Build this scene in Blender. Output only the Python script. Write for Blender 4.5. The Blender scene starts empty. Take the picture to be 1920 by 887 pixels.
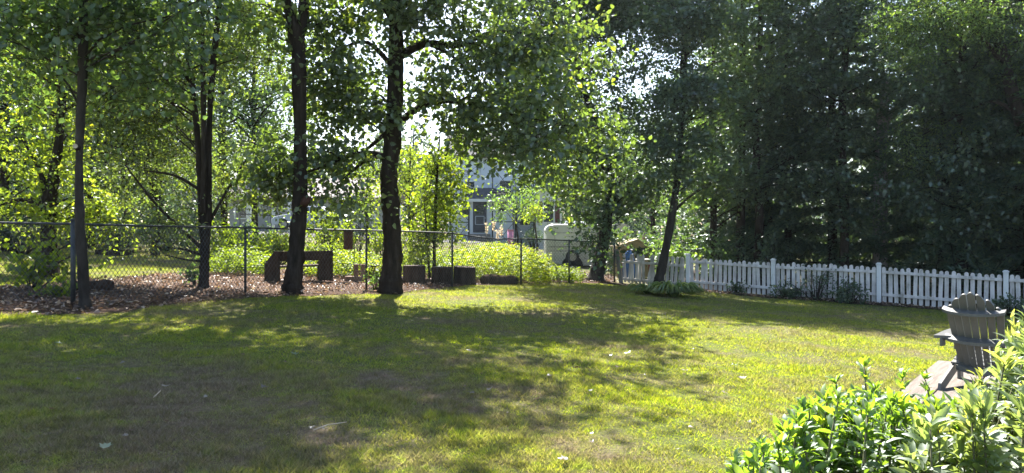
import bpy, bmesh, math, random
import numpy as np
from mathutils import Vector, Matrix

C = bpy.context.scene.collection
SC = bpy.context.scene
R = math.radians
F = 1397.0; CX = 960.0; CY = 443.5; CZ = 1.45

# ------------------------------------------------------------------ terrain
def sstep(a, b, t):
    t = np.clip((np.asarray(t, float) - a) / (b - a), 0, 1)
    return t * t * (3 - 2 * t)

def gz(x, y):
    x = np.asarray(x, float); y = np.asarray(y, float)
    s = x / (1 + (np.abs(x) / 26) ** 3) ** (1 / 3)
    z = -.048 * s + 1.0 * sstep(28, 47, y) * (1 - sstep(-1, 7, x))
    z = z + .018 * np.sin(x * .9 + 1.3) * np.cos(y * .7) + .012 * np.sin(x * 2.1 + y * 1.7)
    return z

def G(x, y): return float(gz(x, y))

def P(px, py, Y):
    return Vector(((px - CX) / F * Y, Y, CZ - (py - CY) / F * Y))

def hit(px, py):
    u = (px - CX) / F; v = (py - CY) / F
    y = 10.0
    for _ in range(60):
        y = .5 * y + .5 * (CZ - G(u * y, y)) / max(v, .004)
    return (u * y, y)

# ------------------------------------------------------------------ tagging
def tag(o, label=None, cat=None, group=None, kind=None):
    if label: o['label'] = label
    if cat: o['category'] = cat
    if group: o['group'] = group
    if kind: o['kind'] = kind
    return o

def thing(name, label, cat, loc=(0, 0, 0), rz=0, group=None):
    o = bpy.data.objects.new(name, None); C.objects.link(o)
    o.location = loc; o.rotation_euler = (0, 0, rz)
    o.empty_display_size = .2
    return tag(o, label, cat, group)

def link(name, me, parent=None, mats=()):
    o = bpy.data.objects.new(name, me); C.objects.link(o)
    for m in (mats if isinstance(mats, (list, tuple)) else [mats]): me.materials.append(m)
    if parent is not None: o.parent = parent
    return o

def npmesh(name, V, Fc, tint=None, smooth=False):
    """V (n,3), Fc (m,k) uniform polygons"""
    V = np.ascontiguousarray(V, np.float32); Fc = np.ascontiguousarray(Fc, np.int32)
    me = bpy.data.meshes.new(name)
    m, k = Fc.shape
    me.vertices.add(len(V)); me.vertices.foreach_set('co', V.ravel())
    me.loops.add(m * k); me.loops.foreach_set('vertex_index', Fc.ravel())
    me.polygons.add(m)
    me.polygons.foreach_set('loop_start', np.arange(0, m * k, k, dtype=np.int32))
    me.polygons.foreach_set('loop_total', np.full(m, k, np.int32))
    if smooth: me.polygons.foreach_set('use_smooth', np.ones(m, bool))
    if tint is not None:
        a = me.attributes.new('tint', 'FLOAT', 'POINT')
        a.data.foreach_set('value', np.ascontiguousarray(tint, np.float32))
    me.update(calc_edges=True)
    return me

# ------------------------------------------------------------------ mesh builder
class MB:
    def __init__(s): s.v = []; s.f = []; s.sm = []
    def add(s, vs, fs, smooth=False):
        b = len(s.v); s.v += [tuple(v) for v in vs]
        s.f += [tuple(b + i for i in f) for f in fs]; s.sm += [smooth] * len(fs)
        return s
    def box(s, c, d, rot=None, ch=0.0):
        """centre c, size d, chamfer ch, rot Matrix"""
        bm = bmesh.new(); bmesh.ops.create_cube(bm, size=1)
        for v in bm.verts: v.co = Vector((v.co.x * d[0], v.co.y * d[1], v.co.z * d[2]))
        if ch > 0: bmesh.ops.bevel(bm, geom=bm.edges[:], offset=ch, segments=1, affect='EDGES')
        c = Vector(c); M = rot if rot is not None else Matrix.Identity(3)
        bm.verts.index_update()
        vs = [M @ v.co + c for v in bm.verts]; fs = [[v.index for v in f.verts] for f in bm.faces]
        bm.free(); return s.add(vs, fs)
    def tube(s, pts, rad, n=8, cap=True, smooth=True, ridge=None):
        pts = [Vector(p) for p in pts]
        if not isinstance(rad, (list, tuple)): rad = [rad] * len(pts)
        vs = []; fs = []; ref = None
        for i, p in enumerate(pts):
            t = (pts[min(i + 1, len(pts) - 1)] - pts[max(i - 1, 0)]).normalized()
            if ref is None:
                ref = Vector((1, 0, 0)) if abs(t.x) < .8 else Vector((0, 1, 0))
            a = (ref - t * ref.dot(t)).normalized(); ref = a; b = t.cross(a)
            for k in range(n):
                an = 2 * math.pi * k / n
                q = 1.0 if ridge is None else ridge(i, k, p)
                vs.append(p + (a * math.cos(an) + b * math.sin(an)) * rad[i] * q)
        for i in range(len(pts) - 1):
            for k in range(n):
                fs.append((i * n + k, i * n + (k + 1) % n, (i + 1) * n + (k + 1) % n, (i + 1) * n + k))
        s.add(vs, fs, smooth)
        if cap:
            b = len(s.v) - len(vs)
            s.f.append(tuple(b + k for k in reversed(range(n)))); s.sm.append(False)
            s.f.append(tuple(b + (len(pts) - 1) * n + k for k in range(n))); s.sm.append(False)
        return s
    def prism(s, poly, y0, y1, M=None, off=(0, 0, 0)):
        """poly in (x,z), extruded along y"""
        n = len(poly); vs = [Vector((x, y0, z)) for x, z in poly] + [Vector((x, y1, z)) for x, z in poly]
        off = Vector(off)
        if M is not None: vs = [M @ v for v in vs]
        vs = [v + off for v in vs]
        fs = [tuple(range(n)), tuple(reversed(range(n, 2 * n)))]
        fs += [(i, i + n, (i + 1) % n + n, (i + 1) % n) for i in range(n)]
        return s.add(vs, fs)
    def quad(s, a, b, c, d): return s.add([a, b, c, d], [(0, 1, 2, 3)])
    def build(s, name, mat, parent=None):
        me = bpy.data.meshes.new(name); me.from_pydata(s.v, [], s.f); me.update()
        me.polygons.foreach_set('use_smooth', s.sm)
        bm = bmesh.new(); bm.from_mesh(me); bmesh.ops.recalc_face_normals(bm, faces=bm.faces); bm.to_mesh(me); bm.free()
        return link(name, me, parent, mat)

# ------------------------------------------------------------------ materials
def newmat(name):
    m = bpy.data.materials.new(name); m.use_nodes = True
    nt = m.node_tree; nt.nodes.clear()
    out = nt.nodes.new('ShaderNodeOutputMaterial')
    return m, nt, out

def N(nt, t, **kw):
    n = nt.nodes.new('ShaderNode' + t)
    for k, v in kw.items():
        if k in n.inputs: n.inputs[k].default_value = v
        else: setattr(n, k, v)
    return n

def noise(nt, scale, detail=4, vec=None, rough=.55):
    n = N(nt, 'TexNoise', Scale=scale, Detail=detail, Roughness=rough)
    if vec is not None: nt.links.new(vec, n.inputs['Vector'])
    return n.outputs['Fac']

def ramp(nt, fac, stops):
    r = N(nt, 'ValToRGB'); e = r.color_ramp.elements
    while len(e) > 1: e.remove(e[-1])
    e[0].position = stops[0][0]; e[0].color = (*stops[0][1], 1)
    for p, c in stops[1:]:
        q = e.new(p); q.color = (*c, 1)
    nt.links.new(fac, r.inputs['Fac']); return r.outputs['Color']

def mixc(nt, fac, a, b, mode='MIX'):
    m = N(nt, 'Mix', data_type='RGBA', blend_type=mode)
    if isinstance(fac, (int, float)): m.inputs[0].default_value = fac
    else: nt.links.new(fac, m.inputs[0])
    for i, c in ((6, a), (7, b)):
        if isinstance(c, tuple): m.inputs[i].default_value = (*c, 1)
        else: nt.links.new(c, m.inputs[i])
    return m.outputs[2]

def solid(name, stops, scale=6, stretch=(1, 1, 1), rough=.7, bump=.0, bscale=None, metal=0, spec=.4, fine=True):
    """procedural principled: noise ramp colour + bump"""
    m, nt, out = newmat(name)
    tc = N(nt, 'TexCoord'); mp = N(nt, 'Mapping'); mp.inputs['Scale'].default_value = stretch
    nt.links.new(tc.outputs['Object'], mp.inputs['Vector'])
    f = noise(nt, scale, 6, mp.outputs['Vector'], .65)
    col = ramp(nt, f, stops)
    b = N(nt, 'BsdfPrincipled', Roughness=rough, Metallic=metal)
    b.inputs['Specular IOR Level'].default_value = spec
    nt.links.new(col, b.inputs['Base Color'])
    if bump:
        f2 = noise(nt, bscale or scale * 3, 5, mp.outputs['Vector'], .7)
        bp = N(nt, 'Bump', Strength=bump, Distance=.03); nt.links.new(f2, bp.inputs['Height'])
        nt.links.new(bp.outputs['Normal'], b.inputs['Normal'])
    nt.links.new(b.outputs['BSDF'], out.inputs['Surface'])
    return m

def leafmat(name, dif, tra, alt=None, k=.5, gloss=.05, grough=.4, var=.45, spots=0):
    """diffuse + translucent leaf, tint attribute varies colour leaf to leaf (alt = a second leaf colour such as yellowed leaves)"""
    m, nt, out = newmat(name)
    at = N(nt, 'Attribute', attribute_name='tint'); t = at.outputs['Fac']
    mr = N(nt, 'MapRange'); mr.inputs['To Min'].default_value = 1 - var; mr.inputs['To Max'].default_value = 1 + var
    nt.links.new(t, mr.inputs['Value'])
    cmb = N(nt, 'CombineColor')
    for i in range(3): nt.links.new(mr.outputs['Result'], cmb.inputs[i])
    alt = alt or (tuple(c * f for c, f in zip(dif, (1.5, 1.12, .8))), tuple(c * f for c, f in zip(tra, (1.45, 1.1, .7))))
    sel = N(nt, 'MapRange'); sel.inputs['From Min'].default_value = .72; sel.inputs['From Max'].default_value = .95
    nt.links.new(t, sel.inputs['Value'])
    dc = mixc(nt, 1.0, mixc(nt, sel.outputs['Result'], dif, alt[0]), cmb.outputs[0], 'MULTIPLY')
    tcx = mixc(nt, 1.0, mixc(nt, sel.outputs['Result'], tra, alt[1]), cmb.outputs[0], 'MULTIPLY')
    if spots:
        tc = N(nt, 'TexCoord'); sp = ramp(nt, noise(nt, spots, 5, tc.outputs['Object'], .7), [(.30, (.75, .5, .3)), (.40, (.85, .86, .8)), (.6, (1.05, 1.03, 1.0)), (.75, (1.2, 1.15, 1.1))])
        dc = mixc(nt, 1.0, dc, sp, 'MULTIPLY'); tcx = mixc(nt, 1.0, tcx, sp, 'MULTIPLY')
    d = N(nt, 'BsdfDiffuse'); nt.links.new(dc, d.inputs['Color'])
    tr = N(nt, 'BsdfTranslucent'); nt.links.new(tcx, tr.inputs['Color'])
    mx = N(nt, 'MixShader', Fac=k); nt.links.new(d.outputs[0], mx.inputs[1]); nt.links.new(tr.outputs[0], mx.inputs[2])
    g = N(nt, 'BsdfGlossy', Roughness=grough); g.inputs['Color'].default_value = (.9, .95, 1, 1)
    m2 = N(nt, 'MixShader', Fac=gloss); nt.links.new(mx.outputs[0], m2.inputs[1]); nt.links.new(g.outputs[0], m2.inputs[2])
    nt.links.new(m2.outputs[0], out.inputs['Surface'])
    return m

M = {}
M['bark'] = solid('bark', [(.3, (.018, .014, .011)), (.55, (.042, .032, .026)), (.75, (.08, .065, .053))], 9, (1, 1, .22), .95, .9, 22, spec=.1)
M['bark_grey'] = solid('bark_grey', [(.3, (.024, .02, .017)), (.6, (.055, .046, .039)), (.8, (.10, .088, .076))], 7, (1, 1, .3), .95, .7, 18, spec=.1)
M['bark_pale'] = solid('bark_pale', [(.3, (.16, .14, .12)), (.6, (.36, .34, .31))], 5, (1, 1, .15), .9, .6, 14, spec=.1)
M['cut_wood'] = solid('cut_wood', [(.3, (.38, .29, .20)), (.7, (.60, .50, .38))], 12, (1, 1, 1), .85, .2)
M['log'] = solid('log', [(.3, (.03, .02, .015)), (.6, (.085, .055, .04)), (.8, (.14, .10, .075))], 9, (1, 1, .2), .95, .9, 20, spec=.1)
M['log_top'] = solid('log_top', [(.3, (.10, .075, .055)), (.7, (.26, .21, .16))], 10, (1, 1, 1), .9, .4)
M['old_wood'] = solid('old_wood', [(.25, (.022, .015, .012)), (.6, (.062, .043, .034)), (.8, (.105, .078, .062))], 6, (1, 1, .25), .9, .5, 20, spec=.15)
M['pink_wood'] = solid('pink_wood', [(.3, (.20, .125, .09)), (.7, (.38, .26, .20))], 7, (1, 1, .3), .85, .4, 18)
M['deck'] = solid('deck', [(.2, (.085, .07, .06)), (.5, (.175, .148, .13)), (.8, (.25, .22, .20))], 4, (6, .5, 6), .85, .45, 22, spec=.2)
M['stem_green'] = solid('stem_green', [(.3, (.07, .075, .035)), (.7, (.15, .14, .075))], 20, rough=.8)
M['picket'] = solid('picket', [(.24, (.13, .12, .09)), (.40, (.46, .43, .41)), (.6, (.66, .62, .61)), (.9, (.74, .70, .69))], 5, (1, 1, .35), .75, .25, 20, spec=.25)
M['picket_post'] = solid('picket_post', [(.2, (.32, .30, .28)), (.4, (.66, .66, .66)), (.9, (.78, .78, .80))], 4, (1, 1, .4), .7, .2, 18, spec=.25)
M['grey_post'] = solid('grey_post', [(.3, (.12, .11, .10)), (.7, (.27, .25, .235))], 5, (1, 1, .3), .9, .5, 18)
M['galv'] = solid('galv', [(.3, (.04, .042, .044)), (.7, (.10, .103, .106))], 14, (1, 1, .4), .6, .1, 30, metal=.55)
M['wire'] = solid('wire', [(.3, (.035, .037, .04)), (.7, (.08, .083, .088))], 14, (1, 1, 1), .6, metal=.3)
M['chair'] = solid('chair', [(.3, (.072, .075, .074)), (.6, (.105, .106, .102)), (.8, (.14, .138, .13))], 3, (3, 3, .8), .45, .12, 40, spec=.5)
M['screw'] = solid('screw', [(.3, (.3, .3, .3)), (.7, (.5, .5, .5))], 20, rough=.4, metal=.8)
M['mulch'] = solid('mulch', [(.28, (.022, .014, .010)), (.45, (.065, .040, .029)), (.6, (.15, .092, .068)), (.75, (.27, .18, .14))], 22, (1, 1, 1), .95, 1.0, 40, spec=.1)
M['soil'] = solid('soil', [(.3, (.018, .014, .010)), (.6, (.05, .037, .026)), (.8, (.10, .075, .055))], 16, (1, 1, 1), .95, 1.0, 40, spec=.1)
M['white_paint'] = solid('white_paint', [(.3, (.66, .67, .67)), (.7, (.80, .80, .80))], 2, rough=.45)
M['camper'] = solid('camper', [(.3, (.58, .59, .58)), (.7, (.76, .77, .76))], 1.5, rough=.35)
M['grey_wall'] = solid('grey_wall', [(.3, (.26, .265, .27)), (.7, (.34, .34, .35))], 1.2, (1, 1, 6), .8, .2)
M['siding'] = solid('siding', [(.3, (.40, .44, .52)), (.7, (.55, .59, .66))], 1.2, (1, 1, 6), .7, .2)
M['wrap'] = solid('wrap', [(.3, (.62, .66, .73)), (.7, (.74, .77, .82))], .8, rough=.5)
M['shingle'] = solid('shingle', [(.3, (.035, .037, .045)), (.7, (.085, .085, .095))], 12, (1, 1, 1), .9, .4)
M['mauve_roof'] = solid('mauve_roof', [(.3, (.22, .19, .19)), (.7, (.34, .30, .29))], 8, rough=.9)
M['dark_door'] = solid('dark_door', [(.3, (.03, .032, .045)), (.7, (.06, .062, .08))], 5, rough=.4)
M['red_shutter'] = solid('red_shutter', [(.3, (.09, .03, .03)), (.7, (.15, .05, .045))], 6, rough=.6)
M['glass'] = solid('glass', [(.3, (.02, .026, .03)), (.7, (.05, .06, .07))], 2, rough=.08, spec=.8)
M['rubber'] = solid('rubber', [(.3, (.012, .012, .012)), (.7, (.03, .03, .03))], 10, rough=.8)
M['rim'] = solid('rim', [(.3, (.3, .3, .31)), (.7, (.5, .5, .52))], 6, rough=.35, metal=.7)
M['car_white'] = solid('car_white', [(.3, (.55, .60, .68)), (.7, (.62, .67, .75))], 1, rough=.22, spec=.6)
M['asphalt'] = solid('asphalt', [(.3, (.04, .04, .042)), (.7, (.075, .073, .07))], 20, rough=.95, bump=.3)
M['tan'] = solid('tan', [(.3, (.42, .30, .16)), (.7, (.56, .42, .25))], 3, rough=.6)
M['tan_door'] = solid('tan_door', [(.3, (.30, .18, .09)), (.7, (.42, .27, .15))], 3, rough=.6)
M['blue_tarp'] = solid('blue_tarp', [(.3, (.03, .07, .20)), (.7, (.055, .13, .32))], 5, rough=.4)
M['red_paint'] = solid('red_paint', [(.3, (.22, .055, .05)), (.7, (.36, .10, .085))], 5, rough=.7)
M['rust'] = solid('rust', [(.3, (.04, .015, .011)), (.7, (.10, .04, .027))], 9, (1, 1, .5), .8, .3)
M['iron'] = solid('iron', [(.3, (.012, .012, .013)), (.7, (.03, .03, .03))], 9, rough=.6, metal=.3)
M['pink_plastic'] = solid('pink_plastic', [(.3, (.62, .22, .38)), (.7, (.75, .32, .48))], 5, rough=.4)
M['cloth'] = solid('cloth', [(.3, (.55, .40, .46)), (.7, (.75, .62, .68))], 4, rough=.9)
M['cable'] = solid('cable', [(.3, (.25, .25, .26)), (.7, (.34, .34, .35))], 9, rough=.6)
M['stone'] = solid('stone', [(.3, (.16, .14, .125)), (.7, (.30, .275, .25))], 8, rough=.9, bump=.5)
M['paver'] = solid('paver', [(.3, (.30, .28, .255)), (.7, (.5, .47, .43))], 8, rough=.9, bump=.3)
M['ink'] = solid('ink', [(.3, (.02, .025, .05)), (.7, (.04, .045, .08))], 8, rough=.7)

# leaves: (diffuse, translucent)
L = {}
L['big'] = leafmat('leaf_big', (.055, .085, .036), (.215, .33, .035), k=.5, gloss=.08, grough=.5)
L['fine'] = leafmat('leaf_fine', (.052, .08, .032), (.24, .35, .04), k=.5, gloss=.08, grough=.5)
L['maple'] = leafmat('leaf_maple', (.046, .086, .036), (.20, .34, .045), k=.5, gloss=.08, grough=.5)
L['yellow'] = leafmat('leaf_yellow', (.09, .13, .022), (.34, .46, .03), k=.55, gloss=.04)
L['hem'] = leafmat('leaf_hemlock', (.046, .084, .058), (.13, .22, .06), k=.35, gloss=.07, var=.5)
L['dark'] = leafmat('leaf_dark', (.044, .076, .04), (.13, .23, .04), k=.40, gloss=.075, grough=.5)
L['locust'] = leafmat('leaf_locust', (.06, .105, .03), (.24, .40, .05), k=.5, gloss=.06)
L['weed'] = leafmat('leaf_weed', (.075, .12, .018), (.31, .43, .018), k=.5, gloss=.03)
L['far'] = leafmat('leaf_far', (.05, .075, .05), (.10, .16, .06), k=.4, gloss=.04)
L['azalea'] = leafmat('leaf_azalea', (.07, .135, .022), (.29, .48, .03), k=.5, gloss=.07, grough=.55, var=.5, spots=38)
L['narrow'] = leafmat('leaf_narrow', (.13, .185, .075), (.40, .52, .11), k=.48, gloss=.07, grough=.55, var=.42, spots=38)
L['hosta'] = leafmat('leaf_hosta', (.10, .16, .055), (.32, .46, .08), k=.45, gloss=.10, grough=.35)
L['plume'] = leafmat('leaf_plume', (.5, .45, .36), (.6, .54, .42), k=.5, gloss=.02)
L['dead'] = leafmat('leaf_dead', (.15, .095, .066), (.23, .13, .065), alt=((.36, .28, .225), (.4, .3, .2)), k=.3, gloss=.05, var=.6)
L['curl'] = leafmat('leaf_curl', (.20, .175, .14), (.26, .20, .12), alt=((.22, .22, .13), (.3, .3, .12)), k=.3, gloss=.08, var=.5)
L['greenfall'] = leafmat('leaf_greenfall', (.11, .16, .09), (.2, .28, .08), k=.3, gloss=.1)

# lawn colours by place: noise-made dry patches, plus a tan area partly painted for lens flare
def lawn_nodes(nt, blades):
    tc = N(nt, 'TexCoord'); o = tc.outputs['Object']
    dry = noise(nt, .55, 6, o, .66); dry2 = noise(nt, 2.6, 8, o, .78); fine = noise(nt, 26, 4, o, .7)
    add = N(nt, 'Math', operation='MULTIPLY_ADD'); add.inputs[1].default_value = .45
    nt.links.new(dry2, add.inputs[0]); nt.links.new(dry, add.inputs[2])
    # lower-left tan area: some dry grass, mostly lens flare veil painted in
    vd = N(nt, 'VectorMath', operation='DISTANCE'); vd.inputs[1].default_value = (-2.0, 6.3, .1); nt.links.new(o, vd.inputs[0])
    flare_dry = N(nt, 'MapRange'); flare_dry.inputs['From Min'].default_value = 3.8; flare_dry.inputs['From Max'].default_value = 1.2; flare_dry.inputs['To Max'].default_value = .10
    nt.links.new(vd.outputs['Value'], flare_dry.inputs['Value'])
    ad2 = N(nt, 'Math', operation='ADD'); nt.links.new(add.outputs[0], ad2.inputs[0]); nt.links.new(flare_dry.outputs['Result'], ad2.inputs[1]); add = ad2
    sel = N(nt, 'MapRange'); sel.inputs['From Min'].default_value = .675; sel.inputs['From Max'].default_value = .91
    nt.links.new(add.outputs[0], sel.inputs['Value'])
    return sel.outputs['Result'], fine, o

def make_lawn_mat():
    m, nt, out = newmat('lawn')
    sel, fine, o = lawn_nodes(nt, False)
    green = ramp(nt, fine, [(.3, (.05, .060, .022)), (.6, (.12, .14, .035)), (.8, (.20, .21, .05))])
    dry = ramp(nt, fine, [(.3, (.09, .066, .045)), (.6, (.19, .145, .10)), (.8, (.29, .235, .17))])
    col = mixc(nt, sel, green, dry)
    b = N(nt, 'BsdfPrincipled', Roughness=.95); b.inputs['Specular IOR Level'].default_value = .1
    nt.links.new(col, b.inputs['Base Color'])
    bp = N(nt, 'Bump', Strength=.8, Distance=.03); nt.links.new(noise(nt, 45, 5, o, .75), bp.inputs['Height'])
    nt.links.new(bp.outputs['Normal'], b.inputs['Normal'])
    nt.links.new(b.outputs[0], out.inputs['Surface']); return m

def make_blade_mat():
    m, nt, out = newmat('grass_blade')
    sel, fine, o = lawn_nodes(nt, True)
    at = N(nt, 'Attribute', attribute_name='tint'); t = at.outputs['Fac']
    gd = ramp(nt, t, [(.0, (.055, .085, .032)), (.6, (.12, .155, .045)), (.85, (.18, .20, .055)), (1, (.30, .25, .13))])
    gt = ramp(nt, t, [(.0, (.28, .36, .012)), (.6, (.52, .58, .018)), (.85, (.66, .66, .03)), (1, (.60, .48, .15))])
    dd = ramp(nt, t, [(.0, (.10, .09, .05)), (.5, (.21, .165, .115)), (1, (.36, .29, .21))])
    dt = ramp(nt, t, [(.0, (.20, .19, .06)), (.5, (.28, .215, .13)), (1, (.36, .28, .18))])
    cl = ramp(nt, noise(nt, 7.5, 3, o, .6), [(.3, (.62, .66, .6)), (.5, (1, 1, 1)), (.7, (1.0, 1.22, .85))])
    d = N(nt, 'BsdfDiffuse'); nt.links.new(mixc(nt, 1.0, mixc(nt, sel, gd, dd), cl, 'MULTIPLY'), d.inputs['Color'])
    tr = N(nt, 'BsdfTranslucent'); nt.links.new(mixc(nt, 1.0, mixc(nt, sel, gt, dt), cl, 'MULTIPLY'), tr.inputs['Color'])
    mx = N(nt, 'MixShader', Fac=.5); nt.links.new(d.outputs[0], mx.inputs[1]); nt.links.new(tr.outputs[0], mx.inputs[2])
    g = N(nt, 'BsdfGlossy', Roughness=.45)
    m2 = N(nt, 'MixShader', Fac=.02); nt.links.new(mx.outputs[0], m2.inputs[1]); nt.links.new(g.outputs[0], m2.inputs[2])
    nt.links.new(m2.outputs[0], out.inputs['Surface']); return m
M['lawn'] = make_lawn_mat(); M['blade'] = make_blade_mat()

# ------------------------------------------------------------------ foliage machinery
def norm(a): return a / np.maximum(np.linalg.norm(a, axis=1, keepdims=True), 1e-6)

def leaf_mesh(name, p, d, n, ln, wd, rs, tint=None, hero=False, fold=.18, curl=.12):
    """p base, d midrib dir, n normal hint, ln length, wd width (arrays)"""
    K = len(p); d = norm(d); s = norm(np.cross(d, n)); n = np.cross(s, d)
    ln = np.broadcast_to(ln, (K,))[:, None]; wd = np.broadcast_to(wd, (K,))[:, None]
    if hero:
        tmpl = [(0, 0, 0), (.28, .5, fold), (.68, .36, fold * .6), (1, 0, -curl), (.68, -.36, fold * .6), (.28, -.5, fold)]
        fs = [(0, 1, 2, 3), (0, 3, 4, 5)]
    else:
        tmpl = [(0, 0, 0), (.42, .5, fold), (1, 0, -curl), (.42, -.5, fold)]
        fs = [(0, 1, 2), (0, 2, 3)]
    q = len(tmpl)
    V = np.stack([p + d * ln * a + s * wd * b + n * wd * c for a, b, c in tmpl], 1).reshape(-1, 3)
    Fc = (np.array(fs)[None] + (np.arange(K) * q)[:, None, None]).reshape(-1, len(fs[0]))
    if tint is None: tint = rs.random(K)
    return npmesh(name, V, Fc, np.repeat(tint, q))

def twig_arrays(S, E, mid, r0, r1):
    """three-sided two-segment twigs"""
    K = len(S); pts = np.stack([S, mid, E], 1); rad = np.array([r0, (r0 + r1) / 2, r1])
    t = norm(E - S); ref = np.where(np.abs(t[:, 2:3]) < .8, np.array([[0, 0, 1.]]), np.array([[1., 0, 0]]))
    a = norm(np.cross(t, ref)); b = np.cross(t, a)
    V = []
    for j in range(3):
        for k in range(3):
            an = 2 * math.pi * k / 3
            V.append(pts[:, j] + (a * math.cos(an) + b * math.sin(an)) * rad[j])
    V = np.stack(V, 1).reshape(-1, 3)
    fs = []
    for j in range(2):
        for k in range(3): fs.append((j * 3 + k, j * 3 + (k + 1) % 3, (j + 1) * 3 + (k + 1) % 3, (j + 1) * 3 + k))
    Fc = (np.array(fs)[None] + (np.arange(K) * 9)[:, None, None]).reshape(-1, 4)
    return V, Fc

def clump_centres(rs, blobs):
    out = []
    for (c, r, n) in blobs:
        v = norm(rs.normal(size=(n, 3))); rad = rs.random((n, 1)) ** .45
        out.append(np.array(c)[None] + v * rad * np.array(r)[None])
    return np.concatenate(out)

def add_limb(mb, a, b, r0, r1, rs, sag=.12, n=6, k=5):
    a = Vector(a); b = Vector(b); pts = []; L_ = (b - a).length
    up = Vector((0, 0, 1)); side = Vector(rs.normal(size=3)) * .06 * L_
    for i in range(k + 1):
        t = i / k
        pts.append(a.lerp(b, t) + up * (math.sin(math.pi * t) * sag * L_) + side * math.sin(math.pi * t * 1.3))
    mb.tube(pts, [r0 + (r1 - r0) * i / k for i in range(k + 1)], n)

def interp_axis(axis, z):
    for i in range(len(axis) - 1):
        (p, r), (q, s) = axis[i], axis[i + 1]
        if z <= q[2] or i == len(axis) - 2:
            t = min(max((z - p[2]) / max(q[2] - p[2], .01), 0), 1)
            return Vector(p).lerp(Vector(q), t), r + (s - r) * t
    return Vector(axis[-1][0]), axis[-1][1]

def smooth_axis(axis, sub=4):
    """Catmull-Rom through [(p,r)]"""
    P_ = [Vector(p) for p, r in axis]; Rr = [r for p, r in axis]
    out = []
    for i in range(len(P_) - 1):
        p0 = P_[max(i - 1, 0)]; p1 = P_[i]; p2 = P_[i + 1]; p3 = P_[min(i + 2, len(P_) - 1)]
        for j in range(sub):
            t = j / sub
            v = .5 * ((2 * p1) + (p2 - p0) * t + (2 * p0 - 5 * p1 + 4 * p2 - p3) * t * t + (3 * p1 - p0 - 3 * p2 + p3) * t ** 3)
            out.append((v, Rr[i] + (Rr[i + 1] - Rr[i]) * t))
    out.append((P_[-1], Rr[-1])); return out

def trunk_tube(mb, axis, rs, n=12, bumps=.06, flare=True):
    ax = smooth_axis(axis, 5)
    pts = [p for p, r in ax]; rad = [r * (1 + bumps * rs.normal()) for p, r in ax]
    if n < 10: mb.tube(pts, rad, n); return ax
    pts2 = []; rad2 = []
    for i in range(len(pts) - 1):
        for j in range(3): pts2.append(pts[i].lerp(pts[i + 1], j / 3)); rad2.append(rad[i] + (rad[i + 1] - rad[i]) * j / 3)
    pts2.append(pts[-1]); rad2.append(rad[-1])
    rg = rs.normal(size=n) * .055; lobe = np.maximum(0, np.sin(np.arange(n) / n * 2 * math.pi * 5 + rs.random() * 6)) * .28; jit = rs.normal(size=(len(pts2), n)) * .035; z0 = pts[0].z
    def ridge(i, k, p):
        h = p.z - z0
        return 1 + rg[(k + i // 4) % n] + jit[i, k] + lobe[k] * math.exp(-h / .16)
    mb.tube(pts2, rad2, n, ridge=ridge)
    return ax

def foliage(name, parent, base, centres, rs, mat, leaf=(.11, .08), per=60, spread=.55, twigs=7, droop=.25, hero=False,
            flat=.5, stemmat=None, stem_mb=None, twig_r=.006, jitter=.07):
    """sprays of leaves along twigs around every clump centre; returns crown object"""
    K = len(centres); T = K * twigs
    S = np.repeat(centres, twigs, 0) + rs.normal(size=(T, 3)) * spread * .22
    D = rs.normal(size=(T, 3)); D[:, 2] *= flat; D = norm(D)
    Ln = spread * (.55 + .75 * rs.random((T, 1)))
    dr = np.zeros((T, 3)); dr[:, 2] = -droop * Ln[:, 0] * (.4 + rs.random(T))
    E = S + D * Ln + dr; mid = S + D * Ln * .5 + dr * .25
    m = max(1, int(round(per / twigs)))
    t = (.12 + .95 * (np.arange(m)[None] + rs.random((T, m))) / m)[..., None]
    p = S[:, None] + D[:, None] * Ln[:, None] * t + dr[:, None] * t * t
    p = p.reshape(-1, 3) + rs.normal(size=(T * m, 3)) * jitter
    dd = np.repeat(D, m, 0) * .6 + rs.normal(size=(T * m, 3)) * .75; dd[:, 2] -= .35
    nn = rs.normal(size=(T * m, 3)) * .75; nn[:, 2] += .75
    sc = (.45 + .85 * rs.random(T * m) ** 1.2)
    ctint = np.repeat(rs.random(K), twigs * m)
    tint = np.clip(.55 * rs.random(T * m) + .45 * ctint + rs.normal(size=T * m) * .05, 0, 1)
    off = np.array(base)
    me = leaf_mesh(name, p - off, dd, nn, leaf[0] * sc, leaf[1] * sc, rs, tint, hero)
    cr = link(name, me, parent, mat)
    return cr, (S - off, E - off, mid - off, twig_r)

def join_twigs(o, tw):
    """append twig geometry to the wood mesh of a tree"""
    S, E, mid, r = tw
    V, Fc = twig_arrays(S, E, mid, r, r * .35)
    me = o.data
    nv = len(me.vertices); co = np.empty(nv * 3, np.float32); me.vertices.foreach_get('co', co)
    polys = [tuple(p.vertices) for p in me.polygons]
    sm = [p.use_smooth for p in me.polygons]
    me2 = bpy.data.meshes.new(me.name)
    allv = np.concatenate([co.reshape(-1, 3), V]); F2 = (Fc + nv).tolist()
    me2.from_pydata(allv.tolist(), [], polys + F2); me2.polygons.foreach_set('use_smooth', sm + [True] * len(F2)); me2.update()
    for m in me.materials: me2.materials.append(m)
    o.data = me2; bpy.data.meshes.remove(me)

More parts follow.
